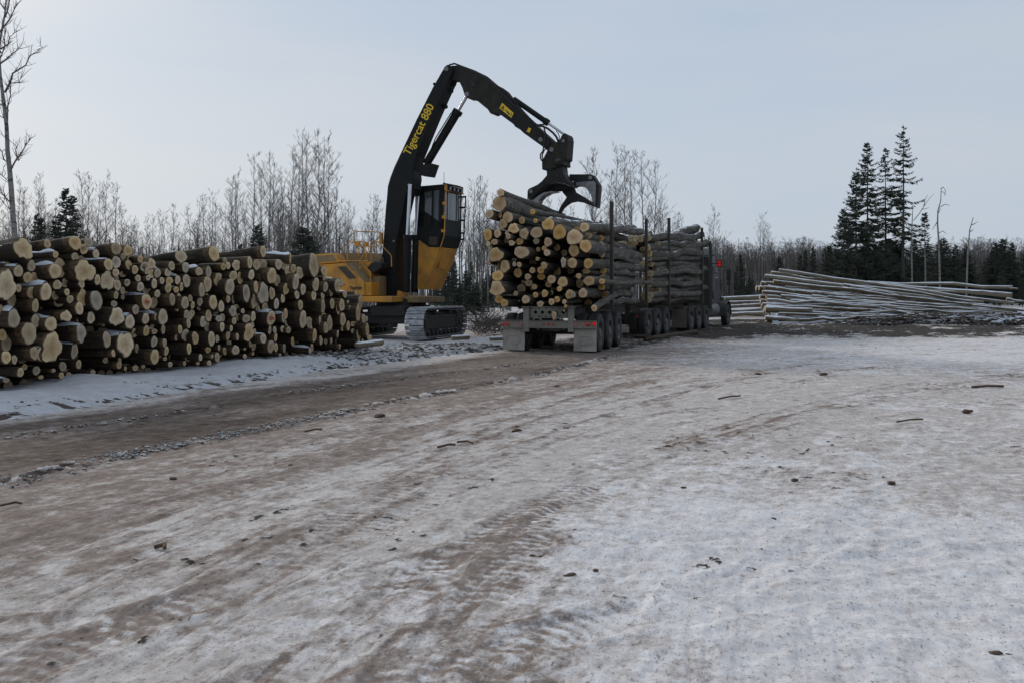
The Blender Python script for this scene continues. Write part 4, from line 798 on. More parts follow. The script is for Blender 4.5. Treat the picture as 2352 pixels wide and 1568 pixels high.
for i in range(14):                                             # a second, farther deck seen between truck and long deck
    Y_ = 60 + (i % 3) * .5 + (i // 3) * .4; zz = .12 + (i // 3) * .24; x0 = 11.3 + rr.uniform(0, .5)
    a_ = Vector((x0, Y_, zz - .02)); b_ = Vector((x0 + rr.uniform(6, 8), Y_ + .5, zz + rr.uniform(0, .35))); r_ = rr.uniform(.08, .12)
    o = make_log('long_pole', a_, a_ - b_, (a_ - b_).length, r_, r_, 1400 + i, M['bark_deck'], M['cut_grey'], bend=.05, taper=.8, N=10)
    tag(o, where('snowy pole in farther deck behind truck', (a_ + b_) / 2), 'log', 'poles in the farther deck')

# ------------------------------------------------------------ the loader
MO = Vector((-3.65, 32.8, 0)); MH = -22.0; mw = Vector((math.cos(math.radians(MH)), math.sin(math.radians(MH)), 0)); ml = Vector((-mw.y, mw.x, 0))
root = empty('log_loader', MO, math.radians(MH)); tag(root, 'tracked log loader with tall black boom and raised yellow and black cab', 'loader')
def L(x, y, lat=0.):                      # loader-frame point seen at picture position x, y on the plane at this side offset
    d = Vector(((x - HX) / F, 1, -(y - HY) / F)); o_ = MO - Vector((0, 0, CH)); k = (lat + MO.dot(ml)) / d.dot(ml); p = d * k + Vector((0, 0, CH)) - MO
    return Vector((p.dot(mw), lat, p.z))
def conv(x0, y0, sc): return lambda x, y, lat=0.: L((x0 + x / sc) / K, (y0 + y / sc) / K, lat)
q3 = conv(760, 420, 3.266); q4 = conv(900, 140, 3.136); c1 = conv(1300, 300, 6.032); c2 = conv(960, 440, 4.355); c3 = conv(780, 560, 6.532)
bl = -.34                                   # near face of the boom
bp = [q4(690, 68, bl), q4(668, 78, bl), q4(650, 105, bl), q4(578, 228, bl), q4(440, 500, bl), q4(268, 868, bl), q4(236, 950, bl), q4(216, 1020, bl), q4(208, 1120, bl), q3(665, 330, bl), q3(652, 520, bl), q3(638, 690, bl), q3(615, 815, bl), q3(613, 1085, bl), q3(755, 1092, bl), q3(742, 860, bl), q3(752, 620, bl), q3(795, 400, bl), q3(835, 215, bl), q3(862, 190, bl), q4(405, 1040, bl), q4(418, 960, bl), q4(413, 900, bl), q4(440, 790, bl), q4(500, 640, bl), q4(570, 470, bl), q4(640, 310, bl), q4(695, 190, bl), q4(728, 120, bl), q4(715, 85, bl)]
T = Vector((0, .62, 0))
boom = MB().ext(bp, T).done('main_boom', M['paintblack'], root, .02)
b = MB()                                    # ears and flanges along its underside
for x, y in ((716, 278), (672, 400), (738, 225)): b.cyl(q4(x, y, .05), q4(x, y, .27) , .075, n=12)
b.cyl(q4(583, 222, -.3), q4(583, 222, .1), .05, n=12)
b.ext([q4(480, 850, -.30), q4(570, 845, -.30), q4(535, 945, -.30), q4(460, 935, -.30)], (0, .5, 0)); b.done('boom_bracket', M['paintblack'], boom, .01)
b = MB()
for x, y in ((383, 1013),): b.cyl(q4(x, y, bl - .03), q4(x, y, bl), .05)
b.cyl(q4(675, 102, bl - .05), q4(675, 102, bl), .075).cyl(q3(855, 140, bl - .03), q3(855, 140, bl), .05).cyl(q3(732, 598, bl - .02), q3(732, 598, bl), .035); b.done('pin', M['steel'], boom, smooth=True)
sp = [(712, 78), (765, 76), (860, 108), (1000, 180), (1062, 240), (1180, 345), (1340, 515), (1480, 640), (1535, 690), (1520, 715), (1472, 748), (1430, 712), (1282, 606), (1255, 580), (1215, 556), (1200, 535), (1100, 462), (1062, 448), (1045, 460), (1020, 452), (1000, 420), (905, 342), (862, 335), (845, 335), (820, 312), (800, 250), (778, 205), (745, 190), (715, 188)]
bl2 = -.22; stick = MB().ext([q4(x, y, bl2) for x, y in sp], (0, .44, 0)).done('stick_boom', M['paintdirty'], root, .015)
b = MB(); b.cyl(q4(838, 300, bl2 - .05), q4(838, 300, .3), .07).cyl(q4(1415, 657, bl2 - .03), q4(1415, 657, bl2), .07).cyl(q4(1415, 657, bl2 - .04), q4(1415, 657, bl2), .035).cyl(q4(1500, 735, -.32), q4(1500, 735, .32), .07); b.done('pin', M['steel'], stick, smooth=True)
def lettering(fn, x0, y0, x1, y1, lat, body, m, size, par, bold=.0, name='lettering'):
    a_, b_ = fn(x0, y0, lat), fn(x1, y1, lat); ex = (b_ - a_).normalized(); ez = Vector((0, -1, 0)); ey = ez.cross(ex)
    Mx = Matrix((ex, ey, ez)).transposed().to_4x4(); Mx.translation = a_ ; return text(name, body, m, Mx, size, .003, par, 1., bold, (b_ - a_).length)
o = lettering(q4, 388, 788, 582, 398, bl - .008, 'Tigercat 880', M['letteryellow'], .40, boom, .005)
# warning placard
pl = [q4(1115, 370, bl2 - .012), q4(1205, 450, bl2 - .012), q4(1186, 488, bl2 - .012), q4(1092, 412, bl2 - .012)]
pk = MB().ext(pl, (0, .01, 0)).done('warning_placard', M['letteryellow'], stick)
ex = (pl[1] - pl[0]).normalized(); ey = (pl[0] - pl[3]).normalized(); cc = pl[3] + Vector((0, -.006, 0)); W_, H_ = (pl[1] - pl[0]).length, (pl[0] - pl[3]).length
def pp(u, v): return cc + ex * (u * W_) + ey * (v * H_)
b = MB()
tri = [(.08, .2), (.3, .2), (.19, .8)]
for (u0, v0), (u1, v1) in zip(tri, tri[1:] + tri[:1]): b.tube([pp(u0, v0), pp(u1, v1)], .009, 5)
b.tube([pp(.19, .35), pp(.19, .6)], .008, 5); b.tube([pp(.4, .5), pp(.52, .5)], .01, 5); b.box(pp(.6, .42), (.05, .008, .05)).box(pp(.74, .40), (.05, .008, .05)); b.tube([pp(.85, .7), pp(.92, .6), pp(.9, .3)], .01, 5)
b.done('warning_symbols', M['letterblack'], pk)
pl2 = [q4(1322, 562, bl2 - .012), q4(1343, 572, bl2 - .012), q4(1328, 604, bl2 - .012), q4(1306, 594, bl2 - .012)]; MB().ext(pl2, (0, .01, 0)).done('yellow_decal', M['letteryellow'], stick)
def cylinder(p0, p1, p2, r, rr_, name='hydraulic_cylinder', nose=1.25):
    o_ = MB().cyl(p0, p1, r, n=18).cyl(p1 - (p1 - p0).normalized() * .12, p1 + (p1 - p0).normalized() * .03, r * nose, n=18).done(name, M['paintblack'], root, .005, True)
    MB().cyl(p1, p2, rr_, n=14).done('piston_rod', M['chrome'], o_, smooth=True); return o_
cylinder(q4(520, 850, .03), q4(768, 435, .03), q4(848, 300, .03), .135, .055)
MB().tube([q4(555, 740, -.15), q4(590, 650, -.15), q4(712, 452, -.15), q4(735, 440, -.12)], .02, 6).done('hydraulic_pipe', M['paintblack'], root, smooth=True)
cylinder(q4(1205, 340, 0), q4(1470, 525, 0), q4(1600, 615, 0), .085, .04)
for la, xa, xb, xc in ((-.5, 285, 268, 243), (.42, 385, 362, 335)):
    cylinder(c2(xc, 1270, la), c2(xb - 12, 655, la), c2(xa, 178, la) + Vector((0, 0, .25)), .125, .062)
MB().ext([c2(130, 120, -.3), c2(330, 120, -.3), c2(310, 200, -.3), c2(200, 220, -.3)], (0, .6, 0)).done('cylinder_bracket', M['paintblack'], boom, .02)
# hoses
for k, (la, pts, r_) in enumerate(((-.1, [(700, 72), (740, 62), (800, 85), (900, 122), (1000, 172), (1085, 245), (1200, 345), (1350, 520)], .028), (-.16, [(780, 92), (880, 122), (980, 172), (1075, 245)], .03), (0, [(770, 85), (870, 112), (985, 165), (1065, 236), (1130, 290), (1195, 345)], .035),
        (.1, [(1060, 232), (1120, 262), (1165, 295), (1205, 345)], .03), (-.24, [(1060, 250), (1150, 335), (1260, 440), (1345, 522)], .016), (-.25, [(1225, 390), (1300, 462), (1375, 530), (1420, 560)], .018))):
    MB().tube([q4(x, y, la) for x, y in pts], r_, 7).done('hose', M['darkmetal'], stick, smooth=True)
for la, pts, r_ in ((-.3, [(250, 80), (330, 95), (420, 135), (500, 200), (550, 260), (575, 320)], .035), (-.34, [(230, 75), (320, 85), (360, 110), (380, 190), (375, 290), (355, 400), (348, 470), (310, 520), (310, 580), (330, 620)], .024), (-.3, [(380, 200), (430, 290), (425, 360), (390, 430), (355, 480), (335, 540), (345, 600)], .02), (-.1, [(545, 170), (580, 210), (595, 260), (590, 300)], .014), (-.26, [(180, 40), (240, 80), (320, 70), (370, 78)], .018)):
    MB().tube([c1(x, y, la) for x, y in pts], r_, 7).done('hose', M['darkmetal'], stick, smooth=True)
MB().ext([q4(860, 185, bl2 - .02), q4(905, 215, bl2 - .02), q4(900, 250, bl2 - .02), q4(868, 240, bl2 - .02)], (0, .04, 0)).done('valve_cover', M['darkmetal'], stick)
# heel, rotator and claws (the hanging head of the stick)
hp = [(520, 360), (600, 292), (618, 250), (645, 208), (690, 204), (712, 240), (722, 300), (715, 380), (700, 590), (655, 625), (650, 680), (500, 738), (485, 768), (330, 752), (326, 600), (350, 580), (380, 520), (410, 460), (440, 400)]
heel = MB().ext([c1(x, y, -.30) for x, y in hp], (0, .6, 0)).done('grapple_head', M['paintdirty'], root, .02)
MB().ext([c1(520, 590, -.36), c1(650, 600, -.36), c1(655, 690, -.36), c1(520, 680, -.36)], (0, .72, 0)).done('rotator_guard', M['paintdirty'], heel, .03)
lettering(c1, 530, 645, 615, 612, -.37, 'C480S', M['rim'], .12, heel)
for x, y, r_ in ((478, 450, .06), (650, 318, .05)): MB().cyl(c1(x, y, -.34), c1(x, y, -.3), r_).done('pin', M['steel'], heel, smooth=True)
MB().ext([c1(x, y, -.22) for x, y in ((500, 700), (640, 690), (650, 800), (700, 890), (790, 990), (690, 1060), (560, 1060), (470, 990), (470, 850))], (0, .5, 0)).done('claw_carrier', M['darkmetal'], root, .03)
L1_ = [(400, 765), (402, 838), (322, 930), (260, 980), (132, 1040), (112, 1066), (108, 1170), (108, 1300), (150, 1380), (262, 1400), (268, 1290), (290, 1210), (350, 1148), (440, 1104), (540, 1090), (640, 1075), (760, 1040), (792, 990), (700, 900), (580, 850), (500, 770)]
L1n = L1_[:7] + [(160, 1215), (200, 1160), (270, 1090), (400, 968), (540, 942), (660, 955), (775, 1005)] + L1_[17:]
cl = MB().ext([c1(x, y, -.62) for x, y in L1n], (0, .08, 0)).ext([c1(x, y, -.2) for x, y in L1_], (0, .08, 0)).done('claw', M['paintdirty'], root, .012)
MB().ext([c1(x, y, -.58) for x, y in [(150, 1165), (250, 1075), (400, 945), (540, 925), (660, 940), (780, 992), (760, 1010), (650, 965), (540, 955), (400, 975), (270, 1100), (180, 1190)]], (0, .36, 0)).done('claw_web', M['steel'], cl, .01)
MB().ext([c1(x, y, -.56) for x, y in [(120, 1150), (200, 1200), (262, 1150), (350, 1095), (470, 1075), (560, 1085), (440, 1104), (350, 1148), (290, 1210), (268, 1290), (262, 1400), (150, 1390), (112, 1300)]], (0, .36, 0)).done('claw_edge', M['steel'], cl, .01)
L2_ = [(630, 1085), (700, 1168), (655, 1235), (610, 1300), (575, 1380), (552, 1430), (582, 1440), (640, 1345), (700, 1290), (760, 1250), (850, 1232), (950, 1248), (1040, 1285), (1112, 1312), (1085, 1250), (1000, 1190), (900, 1130), (830, 1092), (805, 1020), (700, 1010)]
MB().ext([c1(x, y, .05) for x, y in L2_], (0, .16, 0)).done('claw', M['darkmetal'], root, .015)
L3_ = [(740, 822), (900, 822), (1060, 820), (1100, 838), (1135, 890), (1165, 940), (1195, 985), (1190, 1080), (1180, 1200), (1165, 1332), (1105, 1305), (1090, 1220), (1060, 1120), (1010, 1040), (930, 995), (850, 1000), (795, 1025), (765, 980), (800, 930), (850, 900), (800, 895), (745, 920)]
cl = MB().ext([c1(x, y, .25) for x, y in L3_], (0, .30, 0)).done('claw', M['darkmetal'], root, .015)
MB().ext([c1(x, y, .22) for x, y in [(845, 945), (980, 930), (1112, 922), (1145, 958), (1132, 1310), (1104, 1302), (1085, 1200), (1056, 1110), (1000, 1035), (925, 995), (845, 998)]], (0, .03, 0)).done('claw_plate', M['steel'], cl, .004)
for x, y, r_ in ((1058, 872, .06), (1068, 1060, .03)): MB().cyl(c1(x, y, .2), c1(x, y, .25), r_).done('pin', M['steel'], cl)
MB().cyl(c1(160, 1080, -.66), c1(160, 1080, -.5), .06).done('pin', M['steel'], root)
# cab on its riser
cl0, cw = .38, 1.38
def P2(x, y): return c2(x, y, cl0)
Tc = Vector((0, cw, 0))
cab = MB()
cab.ext([P2(345, 118), P2(640, 92), P2(672, 100), P2(672, 150), P2(640, 150), P2(345, 185)], Tc)          # roof
for xa, xb in ((345, 445), (520, 540), (600, 655)):
    for dy in (0, cw - .07): cab.ext([P2(xa, 150) + Vector((0, dy, 0)), P2(xb, 150) + Vector((0, dy, 0)), P2(xb - 10, 560) + Vector((0, dy, 0)), P2(xa - 8, 560) + Vector((0, dy, 0))], (0, .07, 0))
for dy in (0, cw - .07):
    cab.ext([P2(445, 390) + Vector((0, dy, 0)), P2(600, 500) + Vector((0, dy, 0)), P2(645, 500) + Vector((0, dy, 0)), P2(640, 690) + Vector((0, dy, 0)), P2(610, 778) + Vector((0, dy, 0)), P2(490, 776) + Vector((0, dy, 0)), P2(390, 705) + Vector((0, dy, 0)), P2(340, 660) + Vector((0, dy, 0)), P2(345, 390) + Vector((0, dy, 0))], (0, .07, 0))
pt, pb = P2(655, 150), P2(650, 640); 
for dy in (.25, .95, cw - .09): cab.ext([pt + Vector((-.05, dy, 0)), pt + Vector((0, dy, 0)), pb + Vector((0, dy, 0)), pb + Vector((-.05, dy, 0))], (0, .09 if dy > 1 else .05, 0))
cab.ext([P2(650, 470), P2(650, 650), P2(612, 775), P2(590, 760), P2(620, 640), P2(630, 470)], Tc)       # lower front
cab.ext([P2(340, 150), P2(352, 150), P2(350, 660), P2(335, 660)], Tc)
cab = cab.done('cab', M['paintblack'], root, .01)
cab.name = 'cab'
MB().ext([P2(430, 160) + Vector((0, .02, 0)), P2(645, 150) + Vector((0, .02, 0)), P2(640, 520) + Vector((0, .02, 0)), P2(430, 420) + Vector((0, .02, 0))], (0, .015, 0)).done('side_window', M['glass'], cab)
MB().ext([P2(430, 160) + Vector((0, cw - .05, 0)), P2(645, 150) + Vector((0, cw - .05, 0)), P2(640, 520) + Vector((0, cw - .05, 0)), P2(430, 420) + Vector((0, cw - .05, 0))], (0, .015, 0)).done('side_window', M['glass'], cab)
MB().ext([P2(652, 155), P2(648, 470), P2(648, 470) + Tc, P2(652, 155) + Tc], (-.015, 0, 0)).done('front_window', M['glass'], cab)
MB().ext([P2(492, 662) + Vector((0, -.008, 0)), P2(582, 662) + Vector((0, -.008, 0)), P2(582, 752) + Vector((0, -.008, 0)), P2(505, 755) + Vector((0, -.008, 0)), P2(490, 735) + Vector((0, -.008, 0))], (0, .006, 0)).done('lower_window', M['grille'], cab)
s_ = MB(); sc_ = P2(520, 480) + Vector((0, .7, 0)); s_.box(sc_, (.5, .5, .14)).box(sc_ + Vector((-.24, 0, .42)), (.12, .48, .75)).box(sc_ + Vector((-.24, 0, .9)), (.1, .26, .2)).box(sc_ + Vector((.1, -.3, .2)), (.4, .08, .06)).box(sc_ + Vector((.1, .3, .2)), (.4, .08, .06)); s_.done('operator_seat', M['interior'], cab, .03)
v_ = MB(); e_ = P2(672, 100)                                                                       # rounded visor roof edge with work lamps
pr = [e_ + Vector((.10 * math.sin(math.pi * k / 10), cw * k / 10, 0)) for k in range(11)]
v_.ext([P2(640, 90)] + pr + [P2(640, 90) + Tc], (0, 0, .05)).ext([P2(640, 165)] + [p - Vector((0, 0, .19)) for p in pr] + [P2(640, 165) + Tc], (0, 0, .04)); v_.done('visor', M['paintblack'], cab, .005)
for k in range(4): MB().cyl(e_ + Vector((-.04, .25 + .3 * k, -.09)), e_ + Vector((.06, .25 + .3 * k, -.1)), .06, .07).done('work_lamp', M['steel'], cab, smooth=True)
y_ = MB(); off = Vector((.03, -.03, 0)); y_.tube([P2(672, 95) + off, P2(672, 160) + off, P2(655, 560) + off, P2(648, 660) + off, P2(610, 778) + off], .022, 6)
for x, y in ((662, 300), (655, 450), (648, 600)): y_.box(P2(x - 8, y) + off, (.13, .04, .09))
y_.box(P2(668, 130) + off, (.08, .05, .2)); y_.tube([P2(672, 160) + off, P2(672, 160) + off + Tc], .02, 6); y_.done('cab_trim', M['yellow'], cab)
g_ = MB(); of2 = Vector((.10, cw + .02, 0)); g_.tube([P2(665, 178) + of2, P2(648, 560) + of2, P2(640, 660) + of2, P2(608, 750) + of2], .022, 6)
for x, y in ((660, 190), (658, 310), (652, 455), (645, 600), (636, 670)): g_.box(P2(x, y) + of2 + Vector((-.08, 0, 0)), (.2, .04, .06))
g_.done('window_guard', M['paintblack'], cab)
MB().tube([P2(640, 92) + Vector((0, .1, 0)), P2(638, -40) + Vector((0, .1, 0))], .008, 5).done('aerial', M['darkmetal'], cab)
rs = [P2(330, 655), P2(388, 703), P2(490, 777), P2(612, 779), P2(560, 925), P2(428, 1238), P2(330, 1238)]
MB().ext(rs, Tc).done('cab_riser', M['yellow'], root, .015)
MB().ext([P2(597, 800) + Vector((.015, .35, 0)), P2(530, 1010) + Vector((.015, .35, 0)), P2(530, 1010) + Vector((.015, 1.0, 0)), P2(597, 800) + Vector((.015, 1.0, 0))], (.01, 0, 0)).done('riser_hatch', M['yellow'], root)
MB().ext([P2(540, 860) + Vector((.045, .8, 0)), P2(505, 950) + Vector((.045, .8, 0)), P2(505, 950) + Vector((.045, .98, 0)), P2(540, 860) + Vector((.045, .98, 0))], (.01, 0, 0)).done('riser_opening', M['darkmetal'], root)
# upper deck, engine house
zd0, zd1 = c3(1000, 1280, -1.4).z, c3(1000, 1180, -1.4).z
dk = MB().box(((c3(780, 1200, -1.4).x - 1.9 + .3) / 2 - .2, 0, (zd0 + zd1) / 2), (3.6, 2.8, zd1 - zd0)).done('deck', M['yellow'], root, .02)
x_r = c3(1098, 1200, -1.4).x; MB().box((.42, .35, (zd0 + zd1) / 2 - .02), (1.1, 1.9, (zd1 - zd0))).done('front_deck', M['yellowdirty'], root, .02)
n1_ = -1.36
hb = [c3(-380, 690, n1_), c3(100, 665, n1_), c3(545, 638, n1_), c3(850, 950, n1_), c3(862, 1175, n1_), c3(-380, 1175, n1_)]
house = MB().ext(hb, (0, 2.7, 0)).done('engine_house', M['yellow'], root, .03)
MB().ext([c3(240, 702, n1_ - .01), c3(400, 694, n1_ - .01), c3(590, 915, n1_ - .01), c3(720, 915, n1_ - .01), c3(735, 1040, n1_ - .01), c3(600, 1045, n1_ - .01), c3(520, 1150, n1_ - .01), c3(240, 1150, n1_ - .01)], (0, .009, 0)).done('service_door', M['yellow'], house, .004)
MB().ext([c3(775, 960, n1_ - .01), c3(845, 965, n1_ - .01), c3(850, 1030, n1_ - .01), c3(775, 1030, n1_ - .01)], (0, .009, 0)).done('service_door', M['yellow'], house, .004)
MB().box(c3(500, 990, n1_ - .03), (.12, .02, .03)).done('door_latch', M['darkmetal'], house)
tb = [c3(-380, 520, n1_), c3(30, 500, n1_), c3(360, 478, n1_), c3(450, 632, n1_), c3(100, 655, n1_), c3(-380, 680, n1_)]
MB().ext(tb, (0, .5, 0)).done('air_box', M['yellow'], house, .02)
MB().ext([c3(60, 525, n1_ - .012), c3(340, 508, n1_ - .012), c3(400, 608, n1_ - .012), c3(90, 628, n1_ - .012)], (0, .01, 0)).done('side_vent', M['yellowdirty'], house)
MB().ext([c3(-330, 545, n1_ - .012), c3(-20, 528, n1_ - .012), c3(-20, 635, n1_ - .012), c3(-330, 650, n1_ - .012)], (0, .01, 0)).done('side_vent', M['yellowdirty'], house)
MB().ext([c3(420, 700, n1_ - .012), c3(545, 692, n1_ - .012), c3(722, 885, n1_ - .012), c3(600, 900, n1_ - .012)], (0, .01, 0)).done('side_vent', M['grille'], house)
MB().ext([c3(370, 475, -.6), c3(985, 475, -.6), c3(1110, 560, -.6), c3(1110, 700, -.6), c3(560, 640, -.6), c3(400, 660, -.6)], (0, 1.7, 0)).done('top_cover', M['yellowdirty'], house, .02)
MB().ext([c3(560, 640, n1_ + .04), c3(640, 640, n1_ + .04), c3(960, 945, n1_ + .3), c3(860, 952, n1_ + .04)], (0, .5, .0)).done('sloped_cover', M['yellowdirty'], house, .01)
MB().ext([c3(860, 955, n1_ + .05), c3(965, 950, n1_ + .05), c3(965, 1172, n1_ + .05), c3(864, 1172, n1_ + .05)], (0, 1.2, 0)).done('step_box', M['yellow'], house, .015)
MB().ext([c3(780, 620, -.9), c3(980, 625, -.9), c3(900, 720, -.9), c3(970, 790, -.9), c3(960, 870, -.9), c3(800, 760, -.9)], (0, .4, 0)).done('bracket_plate', M['yellow'], house, .01)
MB().ext([c3(900, 720, -.95), c3(1010, 610, -.95), c3(1130, 640, -.95), c3(1130, 720, -.95), c3(985, 815, -.95)], (0, .8, 0)).done('hose_box', M['darkmetal'], house, .02)
MB().ext([c3(960, 870, -.8), c3(1100, 850, -.8), c3(1100, 1175, -.8), c3(965, 1175, -.8)], (0, .6, 0)).done('tank_box', M['yellowdirty'], house, .02)
lettering(c3, 612, 1078, 806, 1068, n1_ - .02, 'Tigercat', M['letterblack'], .16, house, .003)
rl = MB(); la = -1.25
for la, pts in ((-1.25, [(580, 585), (572, 340), (600, 300), (640, 295), (835, 288), (860, 310), (858, 490), (780, 585), (780, 740)]), (-.5, [(690, 300), (680, 150), (700, 122), (1085, 135), (1112, 165), (1115, 330)]), (-.5, [(690, 300), (700, 345), (770, 372), (880, 370), (1110, 355)]),
                (-1.0, [(970, 625), (955, 320), (975, 290), (1070, 288), (1110, 330), (1280, 500), (1298, 540), (1300, 700)]), (-.9, [(755, 360), (765, 520)]), (-.9, [(880, 360), (890, 590)]), (-1.3, [(780, 740), (838, 680), (955, 790), (958, 950)]), (-1.38, [(875, 965), (905, 972), (905, 1105), (875, 1108)]), (-1.3, [(450, 608), (600, 604), (920, 606)])):
    rl.tube([c3(x, y, la) for x, y in pts], .016, 7)
rl.box(c3(745, 325, -.9), (.16, .1, .14)).box(c3(885, 332, -.9), (.14, .1, .12)); rl.done('handrail', M['yellow'], root, smooth=True)
MB().box(c3(1130, 240, -.5), (.1, .1, .38)).done('rail_bracket', M['yellow'], root, .01)
MB().ext([c2(145, 1250, -.45), c2(200, 1265, -.45), c2(250, 1290, -.45), c2(250, 1330, -.45), c2(235, 1352, -.45), c2(135, 1350, -.45)], (0, .12, 0)).done('boom_foot_lug', M['yellow'], root, .01)
MB().lathe([(.86, .001), (.86, .75), (1.0, .75), (1.02, .82), (1.28, .82), (1.30, .7), (zd0 + .01, .7), (zd0 + .01, .001)], (0, 0, 1), (0, 0, 0), 36).done('swing_ring', M['darkmetal'], root, smooth=True)
# undercarriage, standing square to the road while the deck is swung
tt = math.radians(15); tu = Vector((math.sin(tt), math.cos(tt), 0)); tr = Vector((math.cos(tt), -math.sin(tt), 0)); base_z = .06
def to_root(o_, c_):
    w_ = Matrix((tr, tu, Vector((0, 0, 1)))).transposed().to_4x4(); w_.translation = c_
    r_ = Matrix.Translation(MO) @ Matrix.Rotation(math.radians(MH), 4, 'Z'); o_.matrix_local = r_.inverted() @ w_
o_ = MB().box((0, 0, .85), (1.2, 2.4, .34)).box((0, .9, .62), (2.1, .36, .36)).box((0, -.9, .62), (2.1, .36, .36)).done('car_body', M['darkmetal'], root, .03); to_root(o_, MO + Vector((0, 0, base_z)))
TL, TH = 4.35, .98
for sx in (-1, 1):
    c_ = MO + tr * (sx * 1.27) + Vector((0, 0, base_z)); rr_ = TH / 2 - .05; half = TL / 2 - rr_
    per = 4 * half + 2 * math.pi * rr_; n_ = 52; tb_ = MB()
    for k in range(n_):
        s_ = per * (k + .5) / n_
        if s_ < 2 * half: y_, z_, a_ = -half + s_, TH - .05, 0
        elif s_ < 2 * half + math.pi * rr_: q_ = (s_ - 2 * half) / rr_; y_, z_, a_ = half + rr_ * math.sin(q_), TH / 2 + rr_ * math.cos(q_), -q_
        elif s_ < 4 * half + math.pi * rr_: y_, z_, a_ = half - (s_ - 2 * half - math.pi * rr_), .05, math.pi
        else: q_ = (s_ - 4 * half - math.pi * rr_) / rr_; y_, z_, a_ = -half - rr_ * math.sin(q_), TH / 2 - rr_ * math.cos(q_), math.pi - q_
        rot = Matrix.Rotation(a_, 3, 'X'); up = rot @ Vector((0, 0, 1)); fw = rot @ Vector((0, 1, 0)); q = Vector((0, y_, z_))
        tb_.box(q, (.62, per / n_ * .86, .022), rot); tb_.box(q + up * .03 + fw * .05, (.60, .018, .045), rot); tb_.box(q + up * .025 - fw * .02, (.60, .016, .03), rot)
        tb_.box(q - up * .035, (.26, per / n_ * .8, .06), rot)
        for bx in (-.1, .1): tb_.box(q + up * .018 + Vector((bx, 0, 0)) - fw * .05, (.05, .04, .018), rot)
    o_ = tb_.done('track_belt', M['shoe'], root, .004); to_root(o_, c_)
    fr = MB().box((0, 0, TH / 2), (.34, TL - 1.1, .42)).box((0, 0, TH / 2 + .25), (.2, TL - 1.6, .1))
    for e in (-1, 1): fr.cyl((-.2, e * half, TH / 2), (.2, e * half, TH / 2), rr_ - .07, n=28).cyl((-.24, e * half, TH / 2), (.24, e * half, TH / 2), .14)
    for k in range(8): yy = -half + .35 + k * (2 * half - .7) / 7; fr.cyl((-.22, yy, .17), (.22, yy, .17), .09)
    for yy in (-.7, .7): fr.cyl((-.2, yy, TH - .17), (.2, yy, TH - .17), .07)
    o_ = fr.done('track_frame', M['trackside'], root, .01, True); to_root(o_, c_)

# ------------------------------------------------------------ trees
def tubes_mesh(segs):
    V, Fc = [], []
    for pts, rads, k in segs:
        prev = None
        for i, p in enumerate(pts):
            d = (pts[min(i + 1, len(pts) - 1)] - pts[max(i - 1, 0)]).normalized(); u = d.orthogonal().normalized(); v = d.cross(u); b0 = len(V)
            for j in range(k): a = 6.2832 * j / k; V.append(tuple(p + u * (rads[i] * math.cos(a)) + v * (rads[i] * math.sin(a))))
            if prev is not None:
                for j in range(k): Fc.append((prev + j, prev + (j + 1) % k, b0 + (j + 1) % k, b0 + j))
            prev = b0
    return V, Fc
def bare_tree(name, H, seed, r0=.10, base=.35, spread=.16, nb=34, up=1.1, twig=.011, lean=.0, mt=None, sub=4, fine=5):
    rg = random.Random(seed); root_ = empty(name, (0, 0, 0)); tp = []; n = 9; x = y = 0
    for i in range(n): f = i / (n - 1); tp.append(Vector((x + lean * f * f * H, y, H * f))); x += rg.uniform(-.012, .012) * H; y += rg.uniform(-.012, .012) * H
    tr_ = [r0 * (1 - .93 * (i / (n - 1)) ** .85) for i in range(n)]
    def along(f): k = min(int(f * (n - 1)), n - 2); q = f * (n - 1) - k; return tp[k].lerp(tp[k + 1], q), tr_[k] * (1 - q) + tr_[k + 1] * q
    trunk = [(tp, tr_, 7)]; cr_ = []
    for b_ in range(nb):
        f = base + (1 - base) * ((b_ + rg.random()) / nb) ** .9 * .97; p, r = along(f); a = rg.uniform(0, 6.283); Lb = H * spread * (1.15 - .85 * ((f - base) / (1 - base)) ** 1.3) * rg.uniform(.5, 1.15); 
        el = up * rg.uniform(.7, 1.15); d = Vector((math.cos(a) * math.cos(el), math.sin(a) * math.cos(el), math.sin(el))); pts = [p]; q = p.copy()
        for k in range(4): d = (d + Vector((rg.uniform(-.18, .18), rg.uniform(-.18, .18), rg.uniform(-.04, .2)))).normalized(); q = q + d * Lb / 4; pts.append(q.copy())
        rb = min(r * .55, .012 + Lb * .009); tgt = trunk if rb > .028 and False else cr_
        cr_.append((pts, [rb, rb * .75, rb * .5, rb * .32, twig * .6], 4))
        for s2 in range(sub):
            k = rg.randint(1, 3); c_ = pts[k].lerp(pts[k + 1], rg.random()); d2 = (d * .8 + Vector((rg.uniform(-.9, .9), rg.uniform(-.9, .9), rg.uniform(-.1, .7)))).normalized(); l2 = Lb * rg.uniform(.25, .5)
            m_ = c_ + d2 * l2 * .5; e_ = m_ + (d2 + Vector((rg.uniform(-.3, .3), rg.uniform(-.3, .3), .25))).normalized() * l2 * .5
            cr_.append(([c_, m_, e_], [twig * 1.1, twig * .9, twig * .5], 3))
            for s3 in range(fine):
                c3_ = c_.lerp(e_, rg.uniform(.25, 1)); d3 = (d2 + Vector((rg.uniform(-.8, .8), rg.uniform(-.8, .8), rg.uniform(-.2, .8)))).normalized() * l2 * rg.uniform(.25, .5)
                cr_.append(([c3_, c3_ + d3], [twig * .75, twig * .4], 3))
    V, Fc = tubes_mesh(trunk); mesh('trunk', V, Fc, mt or M['birch'], root_)
    V, Fc = tubes_mesh(cr_); mesh('crown', V, Fc, M['twig'], root_, smooth=False); return root_
